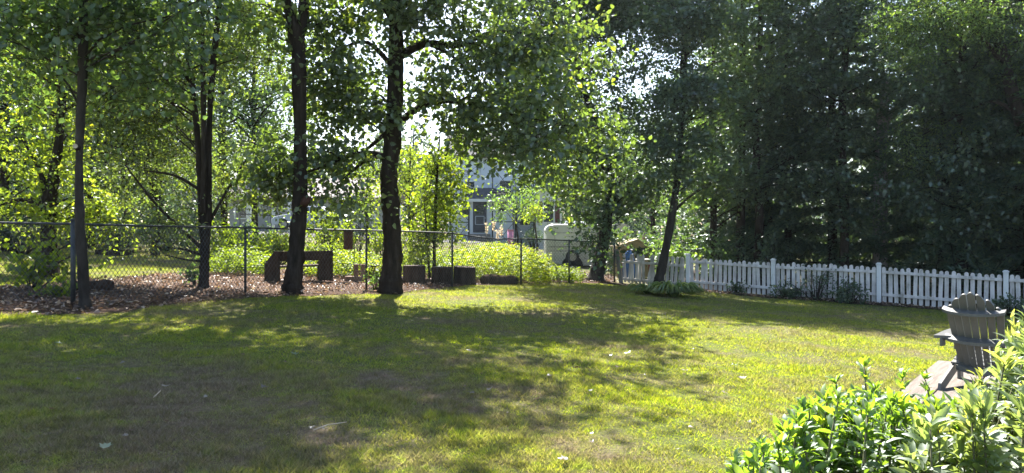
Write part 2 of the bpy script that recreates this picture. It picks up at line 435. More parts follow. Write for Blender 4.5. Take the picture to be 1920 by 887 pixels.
def tree(name, label, axis, blobs, mat, seed, bark='bark', leaf=(.11, .08), per=60, spread=.55, twigs=7, limbs=(), hero=False,
         group=None, droop=.25, limb_every=2, limb_r=.035, flat=.5, cat='tree', extra_axes=(), twig=True, ntr=16, twig_r=.006, cut=None, jitter=.07, crown='crown'):
    rs = np.random.default_rng(seed)
    base = Vector(axis[0][0])
    t = thing(name, label, cat, base, 0, group)
    mb = MB(); allax = [axis] + list(extra_axes)
    for ax in allax: trunk_tube(mb, [(Vector(p) - base, r) for p, r in ax], rs, ntr)
    cen = clump_centres(rs, blobs)
    if cut is not None: cen = cen[cut(cen)]
    for lb in limbs:
        trunk_tube(mb, [(Vector(p) - base, r) for p, r in lb], rs, 7, .04)
    # limbs to clumps
    ends = [(Vector(lb[-1][0]), lb[-1][1]) for lb in limbs]
    mids = [(Vector(lb[len(lb) // 2][0]), lb[len(lb) // 2][1]) for lb in limbs]
    for i in range(0, len(cen), limb_every):
        c = Vector(cen[i]); ax = allax[i % len(allax)]
        hd = math.hypot(c.x - ax[0][0][0], c.y - ax[0][0][1])
        a, r = interp_axis(ax, c.z - .45 * hd)
        best = (a, r); bd = (a - c).length
        for e in ends + mids:
            if (e[0] - c).length < bd * .8: bd = (e[0] - c).length; best = e
        a, r = best
        if bd > .3: add_limb(mb, a - base, c - base, min(r * .55, limb_r * (.5 + bd / 5)), .008, rs, .06, 5, 4)
    wood = mb.build('trunk', M[bark], t)
    cr, tw = foliage(crown, t, base, cen, rs, mat, leaf, per, spread, twigs, droop, hero, flat, twig_r=twig_r, jitter=jitter)
    if twig: join_twigs(wood, tw)
    return t

def ax_px(pts, Y, below=.08):
    """axis from pixel points (px,py,r[,dY])"""
    out = []
    for q in pts:
        y = Y + (q[3] if len(q) > 3 else 0)
        out.append((P(q[0], q[1], y), q[2]))
    p, r = out[0]
    out[0] = (Vector((p.x, p.y, G(p.x, p.y) - below)), r)
    return out

def blob(px, py, Y, rx, ry, rz, n): return (P(px, py, Y), (rx, ry, rz), n)

# ================================================================== SETTING
def build_ground():
    xs = np.unique(np.concatenate([np.linspace(-320, -40, 20), np.linspace(-40, 40, 161), np.linspace(40, 320, 20)]))
    ys = np.unique(np.concatenate([np.linspace(-60, -4, 12), np.linspace(-4, 60, 129), np.linspace(60, 420, 30)]))
    X, Y = np.meshgrid(xs, ys, indexing='ij')
    V = np.stack([X, Y, gz(X, Y)], -1).reshape(-1, 3)
    a = (np.arange(len(xs) - 1)[:, None] * len(ys) + np.arange(len(ys) - 1)[None]).ravel()
    Fc = np.stack([a, a + len(ys), a + len(ys) + 1, a + 1], 1)
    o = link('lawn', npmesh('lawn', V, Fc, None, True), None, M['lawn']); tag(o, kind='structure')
build_ground()

near_edge = [hit(*q) for q in [(-420, 640), (-200, 612), (0, 592), (137, 590), (240, 585), (330, 570), (450, 562), (555, 556), (640, 553), (735, 552), (820, 541), (900, 535), (1000, 531), (1090, 531), (1150, 531)]]
far_edge = [hit(*q) for q in [(-420, 552), (-200, 545), (0, 538), (137, 530), (240, 521), (330, 512), (450, 507), (555, 505), (640, 505), (735, 506), (820, 506), (900, 505), (1000, 507), (1090, 511), (1150, 517)]]
def resample(poly, n):
    p = np.array(poly); d = np.concatenate([[0], np.cumsum(np.linalg.norm(np.diff(p, axis=0), axis=1))])
    s = np.linspace(0, d[-1], n)
    return np.stack([np.interp(s, d, p[:, 0]), np.interp(s, d, p[:, 1])], 1)
def strip(name, A, B, mat, lift, n=160, m=14, wob=.12, seed=1, bump=.02):
    rs = np.random.default_rng(seed)
    # resample both edges by shared parameter
    k = np.linspace(0, len(A) - 1, n); idx = np.arange(len(A))
    a = np.stack([np.interp(k, idx, np.array(A)[:, i]) for i in (0, 1)], 1)
    b = np.stack([np.interp(k, idx, np.array(B)[:, i]) for i in (0, 1)], 1)
    wa = np.convolve(rs.normal(size=n + 4), [.2, .3, .3, .2, 0], 'same')[:n] * wob
    t = np.linspace(0, 1, m)[None, :, None]
    g = a[:, None] * (1 - t) + b[:, None] * t
    g = g + (1 - t) * wa[:, None, None] * norm(b - a)[:, None] - t * wa[::-1, None, None] * norm(b - a)[:, None]
    z = gz(g[..., 0], g[..., 1]) + lift + bump * rs.random(g.shape[:2]) * np.sin(np.pi * t[..., 0])
    V = np.concatenate([g, z[..., None]], -1).reshape(-1, 3)
    i = (np.arange(n - 1)[:, None] * m + np.arange(m - 1)[None]).ravel()
    o = link(name, npmesh(name, V, np.stack([i, i + m, i + m + 1, i + 1], 1), None, True), None, mat)
    return tag(o, kind='structure'), a, b
bed, bedA, bedB = strip('mulch_bed', near_edge, far_edge, M['mulch'], .006, bump=.035)
# narrow strip of bare soil in front of the picket fence
pk0 = (3.4, 25.9); pk1 = (5.5, 24.6); pk2 = (13.1, 19.8); pk3 = (18.0, 16.7)
def off2(p, dx, dy): return (p[0] + dx, p[1] + dy)
soilA = [off2(p, -.35, -.75) for p in (pk0, pk1, pk2, pk3)]; soilB = [off2(p, .15, .35) for p in (pk0, pk1, pk2, pk3)]
strip('soil_bed', soilA, soilB, M['soil'], .008, 120, 6, .2, 5)
# shaded forest floor beyond the picket fence
fl = [hit(1230, 512), (9, 25.5), (16, 21), (30, 14)]; fl = [(5.6, 25.2), (9.5, 22.9), (16, 18.9), (26, 13)]
strip('forest_floor', fl, [(9, 44), (18, 44), (32, 40), (50, 36)], M['soil'], .006, 60, 30, .1, 8)
# driveway by the far houses
strip('driveway', [(-26, 42), (-14, 42), (-8, 43), (-2, 44)], [(-27, 51), (-14, 51), (-8, 51), (-2, 50)], M['asphalt'], .02, 40, 8, .05, 9, 0)

def inside_bed(x, y):
    """distance along bed: crude mask used to thin the grass"""
    m = np.zeros(len(x), bool)
    for i in range(0, len(bedA) - 1):
        a = bedA[i]; a2 = bedA[i + 1]; b = bedB[i]; b2 = bedB[i + 1]
        for tri in ((a, a2, b2), (a, b2, b)):
            p, q, r = tri
            d = (q[0] - p[0]) * (r[1] - p[1]) - (r[0] - p[0]) * (q[1] - p[1])
            if abs(d) < 1e-9: continue
            w1 = ((x - p[0]) * (r[1] - p[1]) - (r[0] - p[0]) * (y - p[1])) / d
            w2 = ((q[0] - p[0]) * (y - p[1]) - (x - p[0]) * (q[1] - p[1])) / d
            m |= (w1 >= 0) & (w2 >= 0) & (w1 + w2 <= 1)
    return m

def pk_side(x, y):
    """positive on the far side of the picket fence line"""
    return (y - pk1[1]) + .63 * (x - pk1[0])

# ------------------------------------------------------------------ grass
def build_grass():
    rs = np.random.default_rng(11)
    n = 1250000
    y = np.exp(rs.uniform(math.log(3.6), math.log(34), n)); x = rs.uniform(-1.0, 1.0, n) * (y * .82 + .8)
    keep = ~((pk_side(x, y) > -.75 + .5 * np.sin(x * 3.1) * np.sin(x * 1.3 + 2)) & (x > 3.0))
    bm_ = inside_bed(x, y); keep &= ~(bm_ & (rs.random(n) > .035))
    # bare thin spots
    thin = np.sin(x * 1.3 + 2 * np.sin(y * .6)) * np.sin(y * 1.1 + 1.7 * np.sin(x * .8))
    keep &= rs.random(n) > np.clip((thin - .35) * 1.1, 0, .6)
    x = x[keep]; y = y[keep]; n = len(x)
    h = rs.uniform(.012, .040, n) * (1 + .5 * np.sin(x * 9.1 + 2 * np.sin(y * 4)) * np.sin(y * 8.3 + 2 * np.sin(x * 5))) * (1 + .35 * np.sin(x * 2.2 + y) * np.sin(y * 1.9)) * (1 + y * .008)
    w = rs.uniform(.0038, .0085, n) + y * .0003
    an = rs.uniform(0, 2 * math.pi, n); ca = np.cos(an); sa = np.sin(an)
    le = rs.uniform(.3, 1.6, n) * h; la = rs.uniform(0, 2 * math.pi, n)
    z = gz(x, y) - .004
    b1 = np.stack([x - ca * w / 2, y - sa * w / 2, z], 1); b2 = np.stack([x + ca * w / 2, y + sa * w / 2, z], 1)
    tp = np.stack([x + np.cos(la) * le, y + np.sin(la) * le, z + h], 1)
    V = np.stack([b1, b2, tp], 1).reshape(-1, 3); Fc = np.arange(3 * n).reshape(-1, 3)
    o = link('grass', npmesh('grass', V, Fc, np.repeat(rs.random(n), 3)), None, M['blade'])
    tag(o, 'patchy mown lawn grass with dry tan spots', 'grass', kind='stuff')
build_grass()

def build_litter():
    rs = np.random.default_rng(12); n = 9000
    i = rs.integers(0, len(bedA), n); t = rs.random(n)[:, None] ** .9
    p = bedA[i] * (1 - t) + bedB[i] * t + rs.normal(size=(n, 2)) * .12
    q = np.stack([rs.uniform(4, 16, 1500), np.zeros(1500)], 1); q[:, 1] = pk1[1] - .63 * (q[:, 0] - pk1[0]) - rs.uniform(0, 1.0, 1500)
    p = np.concatenate([p, q]); n = len(p)
    z = gz(p[:, 0], p[:, 1]) + .02 + .035 * rs.random(n)
    d = rs.normal(size=(n, 3)); d[:, 2] *= .35; nn = rs.normal(size=(n, 3)) * .45; nn[:, 2] += 1
    s = rs.uniform(.6, 1.3, n)
    me = leaf_mesh('leaf_litter', np.column_stack([p, z]), d, nn, .085 * s, .05 * s, rs, None, True, .25, .2)
    tag(link('leaf_litter', me, None, L['dead']), 'brown fallen leaves and bark bits covering the bed along the wire fence', 'leaf litter', kind='stuff')
build_litter()

# ================================================================== FENCES
A0 = Vector((-14.5, 11.2, 0)); A1 = Vector((-7.1, 12.05, 0)); A2 = Vector((-5.55, 15.5, 0)); A3 = Vector((3.75, 26.85, 0))
def fence_y(px):
    u = (px - CX) / F
    if px < 137: a, b = A0, A1
    elif px < 460: a, b = A1, A2
    else: a, b = A2, A3
    s = (b.y - a.y) / (b.x - a.x)
    return (a.y - s * a.x) / (1 - s * u)
def chain_fence():
    t = thing('chain_link_fence', 'grey chain link fence with pipe rail crossing behind the tree trunks on the left', 'fence', (0, 0, 0))
    tops = [(-330, 410), (-90, 416), (137, 420), (300, 424), (460, 427), (575, 430), (687, 432), (770, 434), (848, 437), (885, 443), (930, 448), (977, 447.5), (1067, 451), (1152, 456)]
    pts = [P(px, py, fence_y(px)) for px, py in tops]
    for px in (-90, 137, 460, 687, 848, 977, 1067, 1152):
        y = fence_y(px); x = (px - CX) / F * y; z0 = G(x, y)
        zt = [p.z for p, q in zip(pts, tops) if q[0] == px][0]
        r = .038 if px in (137, 1152) else .027
        mb = MB().tube([(x, y, z0 - .1), (x, y, zt + (.05 if r > .03 else -.01))], r, 10)
        po = mb.build('post', M['galv'], t)
        if r > .03: MB().tube([(x, y, zt + .05), (x, y, zt + .075), (x, y, zt + .095)], [.045, .04, .012], 10).build('post_cap', M['galv'], po)
        else: MB().tube([(x, y, zt - .03), (x, y, zt + .03)], .034, 10).build('post_cap', M['galv'], po)
    MB().tube(pts, .019, 8).build('top_rail', M['galv'], t)
    # woven wire: two families of diagonal wires, each zig-zag wire a thin prism following rail and ground
    arr = np.array([[p.x, p.y, p.z] for p in pts]); s = np.concatenate([[0], np.cumsum(np.linalg.norm(np.diff(arr[:, :2], axis=0), axis=1))])
    Ltot = s[-1]; V0 = []; V1 = []
    def at(si, h):
        x = np.interp(si, s, arr[:, 0]); y = np.interp(si, s, arr[:, 1]); zt = np.interp(si, s, arr[:, 2])
        z0 = gz(x, y) + .02
        return np.stack([x, y, z0 + (zt - z0) * h], -1)
    step = .085; run = 1.0
    st = np.arange(-run, Ltot, step); nseg = 6
    for sgn in (0, 1):
        for j in range(nseg):
            h0 = j / nseg; h1 = (j + 1) / nseg
            sa = st + (h0 if sgn == 0 else 1 - h0) * run; sb = st + (h1 if sgn == 0 else 1 - h1) * run
            ok = (np.minimum(sa, sb) >= 0) & (np.maximum(sa, sb) <= Ltot)
            V0.append(at(sa[ok], h0)); V1.append(at(sb[ok], h1))
    S = np.concatenate(V0); E = np.concatenate(V1)
    V, Fc = twig_arrays(S, E, (S + E) / 2, .0046, .0046)
    link('wire_mesh', npmesh('wire_mesh', V, Fc), t, M['wire'])
chain_fence()

def picket_poly(w, h):
    r = w / 2; pts = [(-r, 0), (-r, h - r)]
    for k in range(1, 6): pts.append((-r * math.cos(math.pi * k / 6), h - r + r * math.sin(math.pi * k / 6)))
    pts += [(r, h - r), (r, 0)]; return pts

def picket_panel(t, a, b, h, rs, wob=.0, nrail=(.22, .86), lean=0, gap=.147):
    a = Vector(a); b = Vector(b); d = (b - a); L_ = d.xy.length; ang = math.atan2(d.y, d.x)
    n = int(L_ / gap); mb = MB()
    nrm = Vector((-math.sin(ang), math.cos(ang), 0))
    for i in range(n):
        f = (i + .5) / n; p = a.lerp(b, f); z = G(p.x, p.y) + .04 + rs.normal() * .006
        Rm = Matrix.Rotation(ang, 3, 'Z') @ Matrix.Rotation(lean + rs.normal() * (.016 + wob), 3, 'Y')
        mb.prism(picket_poly(.102 + rs.normal() * .002, h + rs.normal() * .02), .022, .044, Rm, (p.x, p.y, z))
    mb.build('picket_panel', M['picket'], t)
    for hr in nrail:
        za = G(a.x, a.y) + .04 + h * hr; zb = G(b.x, b.y) + .04 + h * hr
        mid = Vector(((a.x + b.x) / 2, (a.y + b.y) / 2, (za + zb) / 2)) - nrm * .003
        pitch = math.atan2(zb - za, L_)
        MB().box(mid, (L_ - .02, .045, .085), Matrix.Rotation(ang, 3, 'Z') @ Matrix.Rotation(-pitch, 3, 'Y'), .006).build('rail', M['picket'], t)

def picket_fence():
    rs = np.random.default_rng(3)
    t = thing('picket_fence', 'weathered white picket fence with rounded pickets crossing behind the lawn on the right', 'fence', (pk1[0], pk1[1], G(*pk1)))
    t.location = (0, 0, 0)
    def at(px):
        u = (px - CX) / F; k = -.63; y = (pk1[1] - k * pk1[0]) / (1 - k * u); return (u * y, y)
    posts = [1290, 1450, 1648, 1886, 2190]
    Q = [at(p) for p in posts]
    for (x, y) in Q:
        z = G(x, y); Rm = Matrix.Rotation(math.atan(-.63), 3, 'Z')
        po = MB().box((x, y, z + .53), (.12, .12, 1.16), Rm, .006).build('post', M['picket_post'], t)
        MB().box((x, y, z + 1.129), (.155, .155, .035), Rm, .008).box((x, y, z + 1.16), (.11, .11, .025), Rm, .01).build('post_cap', M['picket_post'], po)
    dirv = Vector((1, -.63)).normalized() * .066
    for i in range(len(Q) - 1):
        a = (Q[i][0] + dirv.x, Q[i][1] + dirv.y, 0); b = (Q[i + 1][0] - dirv.x, Q[i + 1][1] - dirv.y, 0)
        picket_panel(t, a, b, 1.01, rs)
    # sagging end panel behind the leaning trunk
    t2 = thing('picket_fence', 'loose sagging end section of white picket fence beside the leaning trunk and toys', 'fence', (0, 0, 0))
    e = (P(1168, 470, 26.3).x, 26.3)
    picket_panel(t2, (e[0], e[1], 0), (Q[0][0] - .1, Q[0][1] + .06, 0), 1.0, rs, .05, (.12, .72), .05, .15)
    t3 = MB().box((0, 0, .6), (.13, .12, 1.35), None, .01).build('fence_post', M['grey_post'])
    t3.location = (e[0] - .06, e[1] - .05, G(*e) - .05); t3.rotation_euler = (0, R(-8), R(-20))
    tag(t3, 'grey weathered wooden post leaning at the loose end of the picket fence', 'post')
picket_fence()

# ================================================================== FOREGROUND FURNITURE
def deck():
    rs = np.random.default_rng(4)
    Cn = Vector((5.2, 9.11, 0)); d = Vector((math.sin(R(38)), math.cos(R(38)), 0)); s = Vector((d.y, -d.x, 0))
    zt = -.06
    t = thing('wooden_platform', 'low weathered brown wooden platform under the grey chair at the lawn edge', 'platform', (Cn.x, Cn.y, zt), R(-38))
    # local: x along s, y along d (0 at far edge, negative towards the camera)
    W = 2.4; Ln = 3.0; bw = .29
    n = int(W / bw); mb = MB()
    for i in range(n):
        mb = MB().box((bw * (i + .5), -Ln / 2 + rs.normal() * .012, -.02 + rs.normal() * .002), (bw - .016, Ln, .04), None, .006)
        mb.build('board', M['deck'], t)
    fr = MB()
    for yy in (-.06, -Ln / 2, -Ln + .06): fr.box((W / 2 - .02, yy, -.10), (W - .1, .05, .115))
    for xx in (.04, W - .1): fr.box((xx, -Ln / 2, -.101), (.04, Ln - .25, .11))
    fr.build('frame', M['old_wood'], t)
    return zt
deck_z = deck()

def adirondack():
    a = 47
    t = thing('garden_chair', 'dark grey slatted fan back garden chair seen from behind on the wooden platform', 'chair', (4.665, 7.40, deck_z), R(-a))
    # local: +y is forward (facing), x to the right; origin under the back foot of the back rest
    mt = M['chair']
    rec = R(24)
    Rb = Matrix.Rotation(-(-rec), 3, 'X')   # lean the back towards -y
    def back_pt(x, h, off=0): return Vector((x, -math.sin(rec) * h + off * math.cos(rec) + .0, .12 + math.cos(rec) * h + off * math.sin(rec)))
    n = 7; tops = [.755, .845, .905, .93, .905, .845, .755]
    for i in range(n):
        f = (i - 3) / 3
        xb0 = (i - 3.5) * .057; xb1 = (i - 2.5) * .057; xt0 = (i - 3.5) * .0765; xt1 = (i - 2.5) * .0765
        g = .0055; H = tops[i]; poly = []
        def sx(k, h): return (xb0 + g + (xt0 - xb0) * h / .88) if k == 0 else (xb1 - g + (xt1 - xb1) * h / .88)
        # outline in (x, h): rounded, sloped top
        pl = [(sx(0, 0), 0), (sx(1, 0), 0)]
        hl = H - (.055 if i < 3 else .0 if i > 3 else .03); hr = H - (.055 if i > 3 else .0 if i < 3 else .03)
        x0 = sx(0, hl); x1 = sx(1, hr); K = 7
        hump = .022 if i != 3 else .03
        pl += [(x1 + (x0 - x1) * k / K, hr + (hl - hr) * k / K + hump * math.sin(math.pi * k / K)) for k in range(K + 1)]
        curve = .045 * (f * f)      # outer slats curve forward
        m = len(pl); vs = [back_pt(x, h, curve) for x, h in pl] + [back_pt(x, h, curve + .021) for x, h in pl]
        fs = [tuple(range(m)), tuple(reversed(range(m, 2 * m)))] + [(k, k + m, (k + 1) % m + m, (k + 1) % m) for k in range(m)]
        sl = MB().add(vs, fs).build('back_slat', mt, t)
        if i in (2, 4):
            MB().tube([back_pt((sx(0, .2) + sx(1, .2)) / 2, .2, curve - .004), back_pt((sx(0, .2) + sx(1, .2)) / 2, .2, curve + .004)], .007, 8).build('screw', M['screw'], sl)
    def arc_rail(h, half, depth, thick, name, ends):
        pts = []; K = 10
        for side in (0, 1):
            for k in range(K + 1):
                f = -1 + 2 * k / K if side == 0 else 1 - 2 * k / K
                c = .045 * f * f + (.075 * max(0, abs(f) - .8) if ends else 0)
                pts.append((half * f, c - depth - .012 * (1 - f * f) if side == 0 else c - .003))
        m = len(pts); bot = [back_pt(x, h, o) for x, o in pts]; top = [v + Vector((0, 0, thick)) for v in bot]
        MB().add(bot + top, [tuple(range(m)), tuple(reversed(range(m, 2 * m)))] + [(k, k + m, (k + 1) % m + m, (k + 1) % m) for k in range(m)]).build(name, mt, t)
    arc_rail(.715, .268, .07, .026, 'upper_back_rail', True)
    arc_rail(.40, .285, .08, .030, 'lower_back_rail', True)
    arc_rail(.05, .22, .05, .05, 'seat_back_rail', False)
    for s in (-1, 1):
        # wide armrest, tapering to the back
        pl = [(s * .225, -.18), (s * .36, -.24), (s * .415, .25), (s * .43, .52), (s * .40, .60), (s * .30, .60), (s * .27, .45), (s * .285, .2)]
        z0 = .49; m = len(pl)
        vs = [(x, y, z0) for x, y in pl] + [(x, y, z0 + .028) for x, y in pl]
        ar = MB().add(vs, [tuple(range(m)), tuple(reversed(range(m, 2 * m)))] + [(k, k + m, (k + 1) % m + m, (k + 1) % m) for k in range(m)]).build('armrest', mt, t)
        MB().box((s * .345, .42, .40), (.026, .09, .175), None, .004).build('arm_bracket', mt, t)
        MB().box((s * .30, -.17, .45), (.026, .10, .078), None, .004).build('arm_bracket', mt, t)
        MB().box((s * .315, .44, .245), (.032, .105, .488), None, .005).build('front_leg', mt, t)
        # sloping side rail that is also the rear leg
        pr = [(-.42, 0), (-.30, 0), (.46, .27), (.49, .36), (.40, .37), (-.06, .19), (-.40, .07)]
        vs = [(s * .255 - .014, y, z) for y, z in pr] + [(s * .255 + .014, y, z) for y, z in pr]; m = len(pr)
        MB().add(vs, [tuple(range(m)), tuple(reversed(range(m, 2 * m)))] + [(k, k + m, (k + 1) % m + m, (k + 1) % m) for k in range(m)]).build('rear_leg', mt, t)
    for i in range(6):
        f = i / 5
        MB().box((0, .02 + .085 * i, .235 + .026 * i), (.545, .072, .02), Matrix.Rotation(R(17), 3, 'X'), .004).build('seat_slat', mt, t)
adirondack()

# ================================================================== BED OBJECTS
def log_round(label, px, py_top, py_bot, wpx, Y, seed, group=None, tilt=0):
    rs = np.random.default_rng(seed)
    x = (px - CX) / F * Y; z = G(x, Y); r = wpx / 2 / F * Y; h = (py_bot - py_top) / F * Y
    t = thing('log_stump', label, 'stump', (x, Y, z - .02), rs.uniform(0, 6), group)
    n = 26; prof = 1 + .05 * rs.normal(size=n); prof = (prof + np.roll(prof, 1) + np.roll(prof, -1)) / 3
    mb = MB(); vs = []
    lv = [(0, 1.08), (.15, 1.02), (.5, .985), (.93, 1.0), (1.0, .97)]
    for f, s in lv:
        for k in range(n):
            an = 2 * math.pi * k / n; rr = r * prof[k] * s * (1 + .012 * rs.normal())
            vs.append((rr * math.cos(an), rr * math.sin(an), h * f + tilt * rr * math.cos(an) * f))
    fs = [(i * n + k, i * n + (k + 1) % n, (i + 1) * n + (k + 1) % n, (i + 1) * n + k) for i in range(len(lv) - 1) for k in range(n)]
    mb.add(vs, fs, True).build('bark', M['log'], t)
    top = [vs[(len(lv) - 1) * n + k] for k in range(n)]
    rim = [(a * .9, b * .9, c + .006) for a, b, c in top]; inn = [(a * .35, b * .35, c + .012 - .01) for a, b, c in top]
    fs = [(k, (k + 1) % n, n + (k + 1) % n, n + k) for k in range(n)] + [(n + k, n + (k + 1) % n, 2 * n + (k + 1) % n, 2 * n + k) for k in range(n)] + [tuple(range(2 * n, 3 * n))]
    MB().add(top + rim + inn, fs).build('cut_top', M['log_top'], t)
    return t
GS = 'cut log rounds standing in the mulch bed'
log_round('dark log round with trailing green plant beside the thick middle trunk', 776, 498, 533, 42, 21.0, 31, GS)
log_round('dark upright log round standing behind a slim wire fence post', 829, 500, 533, 40, 21.2, 32, GS)
log_round('broad dark log round with pale cracked top, rightmost of the row', 871, 497, 531, 42, 21.6, 33, GS, .05)
log_round('short log round half hidden left of the thick middle trunk', 706, 499, 526, 30, 22.0, 34, GS)
log_round('blackened tree stump foot at the far trunk on the left lawn', 93, 496, 519, 28, 17.4, 35)

def flat_log():
    a = P(905, 520, 22.5); b = P(965, 516, 22.8); za = G(a.x, a.y); zb = G(b.x, b.y)
    rs = np.random.default_rng(36)
    pts = [Vector((a.x + (b.x - a.x) * f, a.y + (b.y - a.y) * f, za + (zb - za) * f + .10 + .02 * math.sin(f * 7))) for f in np.linspace(-.05, 1.1, 9)]
    o = MB().tube(pts, [.12, .17, .18, .185, .18, .185, .18, .17, .09], 12).build('fallen_log', M['log'])
    tag(o, 'low fallen log lying in leaf litter right of the log rounds', 'log')
    a = hit(105, 552); b = hit(192, 548)
    pts = [Vector((a[0] + (b[0] - a[0]) * f, a[1] + (b[1] - a[1]) * f + .35, G(*a) + .09 + .015 * math.sin(f * 9))) for f in np.linspace(0, 1, 8)]
    o = MB().tube(pts, [.08, .12, .13, .125, .13, .12, .125, .10], 10).build('fallen_log', M['log'])
    tag(o, 'dark log lying behind the slender left trunk by the corner post', 'log')
    # flush-cut pale stump
    x, y = hit(240, 571); n = 18; rs = np.random.default_rng(5)
    rr = [.085 * (1 + .1 * rs.normal()) for _ in range(n)]
    ring = lambda s, z: [(x + rr[k] * s * math.cos(k / n * 6.283), y + rr[k] * s * math.sin(k / n * 6.283), G(x, y) + z) for k in range(n)]
    t = thing('tree_stump', 'flat pale cut tree stump in the dark mulch right of the slender trunk', 'stump', (0, 0, 0))
    MB().add(ring(1.1, -.02) + ring(1, .045), [(k, (k + 1) % n, n + (k + 1) % n, n + k) for k in range(n)]).build('bark', M['bark_grey'], t)
    MB().add(ring(1, .045), [tuple(range(n))]).build('cut_top', M['cut_wood'], t)
flat_log()

def bench():
    # wooden garden bench seen from behind-left, beyond the fence
    Y = 19.2; a = P(497, 530, Y)
    x0 = P(497, 0, Y).x; x1 = P(617, 0, Y).x; w = x1 - x0; z = G((x0 + x1) / 2, Y)
    t = thing('garden_bench', 'heavy dark wooden bench with solid slanted sides behind the wire fence', 'bench', ((x0 + x1) / 2 - .12, Y + .25, z), R(180 + 50))
    h = .80
    side = [(-.30, 0), (.34, 0), (.34, .50), (.02, h), (-.10, h), (-.30, h - .02)]
    side = [(.0, 0), (.62, 0), (.62, .48), (.16, h), (.0, h)]
    Rz = Matrix.Rotation(R(90), 3, 'Z')
    def panel(xc, nm, flip):
        vs = [(xc - .03, -y + .5, zz) for y, zz in side] + [(xc + .03, -y + .5, zz) for y, zz in side]; m = len(side)
        MB().add(vs, [tuple(range(m)), tuple(reversed(range(m, 2 * m)))] + [(k, k + m, (k + 1) % m + m, (k + 1) % m) for k in range(m)]).build(nm, M['old_wood'], t)
    panel(-w / 2 + .03, 'side_panel', 0); panel(w / 2 - .03, 'side_panel', 0)
    MB().box((0, .46, h - .13), (w - .125, .04, .25), None, .006).build('back_board', M['old_wood'], t)
    MB().box((0, .17, .41), (w - .02, .56, .045), None, .006).build('seat', M['old_wood'], t)
    MB().box((-w / 2 + .24, .46, .295), (.36, .035, .56), None, .005).build('lower_panel', M['old_wood'], t)
    return t
bench()

def step_stool():
    Y = 20.4; x = P(670, 0, Y).x; z = G(x, Y)
    t = thing('wooden_stool', 'small pinkish wooden stool with two uprights near the wire fence', 'stool', (x, Y, z), R(-8))
    m = M['pink_wood']
    MB().box((-.06, .0, .075), (.52, .3, .15), None, .008).build('base', m, t)
    for s in (-1, 1): MB().box((.07 + s * .10, .0, .30), (.11, .10, .30), None, .006).build('upright', m, t)
    MB().box((.07, .0, .465), (.34, .16, .03), None, .006).build('top', m, t)
    MB().box((.07, .0, .29), (.088, .07, .045), None, .004).build('rung', m, t)
step_stool()

def feeder():
    Y = 20.6; x = P(675, 0, Y).x; z = G(x, Y); xc = P(653, 0, Y).x - x
    zc0 = P(0, 468, Y).z - z; zc1 = P(0, 434, Y).z - z
    t = thing('feeder_pole', 'thin black iron pole with hook arm behind the wire fence', 'pole', (x, Y, z))
    MB().tube([(0, 0, -.1), (0, 0, zc1 + .10), (xc * .3, 0, zc1 + .2), (xc * .8, 0, zc1 + .18), (xc, 0, zc1 + .10)], .014, 8).build('hook', M['iron'], t)
    f = thing('bird_feeder', 'rusty red brown cylinder feeder hanging from the iron hook', 'feeder', (x + xc, Y, z))
    MB().tube([(0, 0, zc0), (0, 0, zc0 + .02), (0, 0, zc1 - .02), (0, 0, zc1)], [.11, .13, .13, .12], 16).build('body', M['rust'], f)
    MB().tube([(0, 0, zc1 + .001), (0, 0, zc1 + .03), (0, 0, zc1 + .06)], [.14, .11, .02], 16).build('lid', M['iron'], f)
    MB().tube([(0, 0, zc1 + .05), (0, 0, zc1 + .11)], .006, 6).build('wire', M['iron'], f)
    o = MB().tube([(P(663, 0, 20.9).x, 20.9, z - .1), (P(663, 0, 20.9).x + .02, 20.9, P(0, 462, 20.9).z)], .013, 7).build('garden_stake', M['iron'])
    tag(o, 'thin dark garden stake left of the iron hook pole', 'stake')
    x2, y2 = hit(269, 523)
    o = MB().tube([(x2, y2, G(x2, y2) - .05), (x2 + .01, y2, G(x2, y2) + .17)], .014, 6).build('garden_stake', M['iron'])
    tag(o, 'short dark stake in the mulch at the edge of the sunny lawn', 'stake')
feeder()

# ================================================================== MAIN TREES
# slender trunk at the left
Y = 11.7
tree('slender_tree', 'slender grey trunk leaning at the wire fence corner with a sawn pale branch stub', ax_px([(160, 578, .095), (158, 545, .08), (150, 420, .066), (148, 300, .060), (155, 130, .07), (157, 0, .06), (165, -160, .05), (170, -420, .03), (168, -600, .012)], Y),
     [blob(150, -150, 11.6, 2.2, 2.2, 1.7, 70), blob(215, 20, 11.9, 1.8, 1.4, .8, 40), blob(270, 120, 12.3, 1.0, .8, .6, 14), blob(50, 30, 11.9, 1.5, 1.2, .9, 34), blob(30, 130, 12.3, .6, .6, .5, 8), (Vector((-6.4, 11.9, 9.2)), (2.6, 2.6, 2.4), 60)], L['maple'], 101, 'bark_grey', (.11, .09), 70, .7, 8, hero=True, limb_r=.022, limb_every=6)
st = MB().tube([P(146, 277, 11.62), P(141, 274, 11.52)], [.045, .04], 9).build('branch_stub', M['bark_grey'], [o for o in C.objects if o.name == 'slender_tree'][0])
st.matrix_parent_inverse = Matrix.Translation(-Vector([o for o in C.objects if o.name == 'slender_tree'][0].location))
cf = MB().tube([P(141, 274, 11.52), P(140.6, 273.8, 11.51)], [.038, .037], 9).build('cut_face', M['cut_wood'], st)

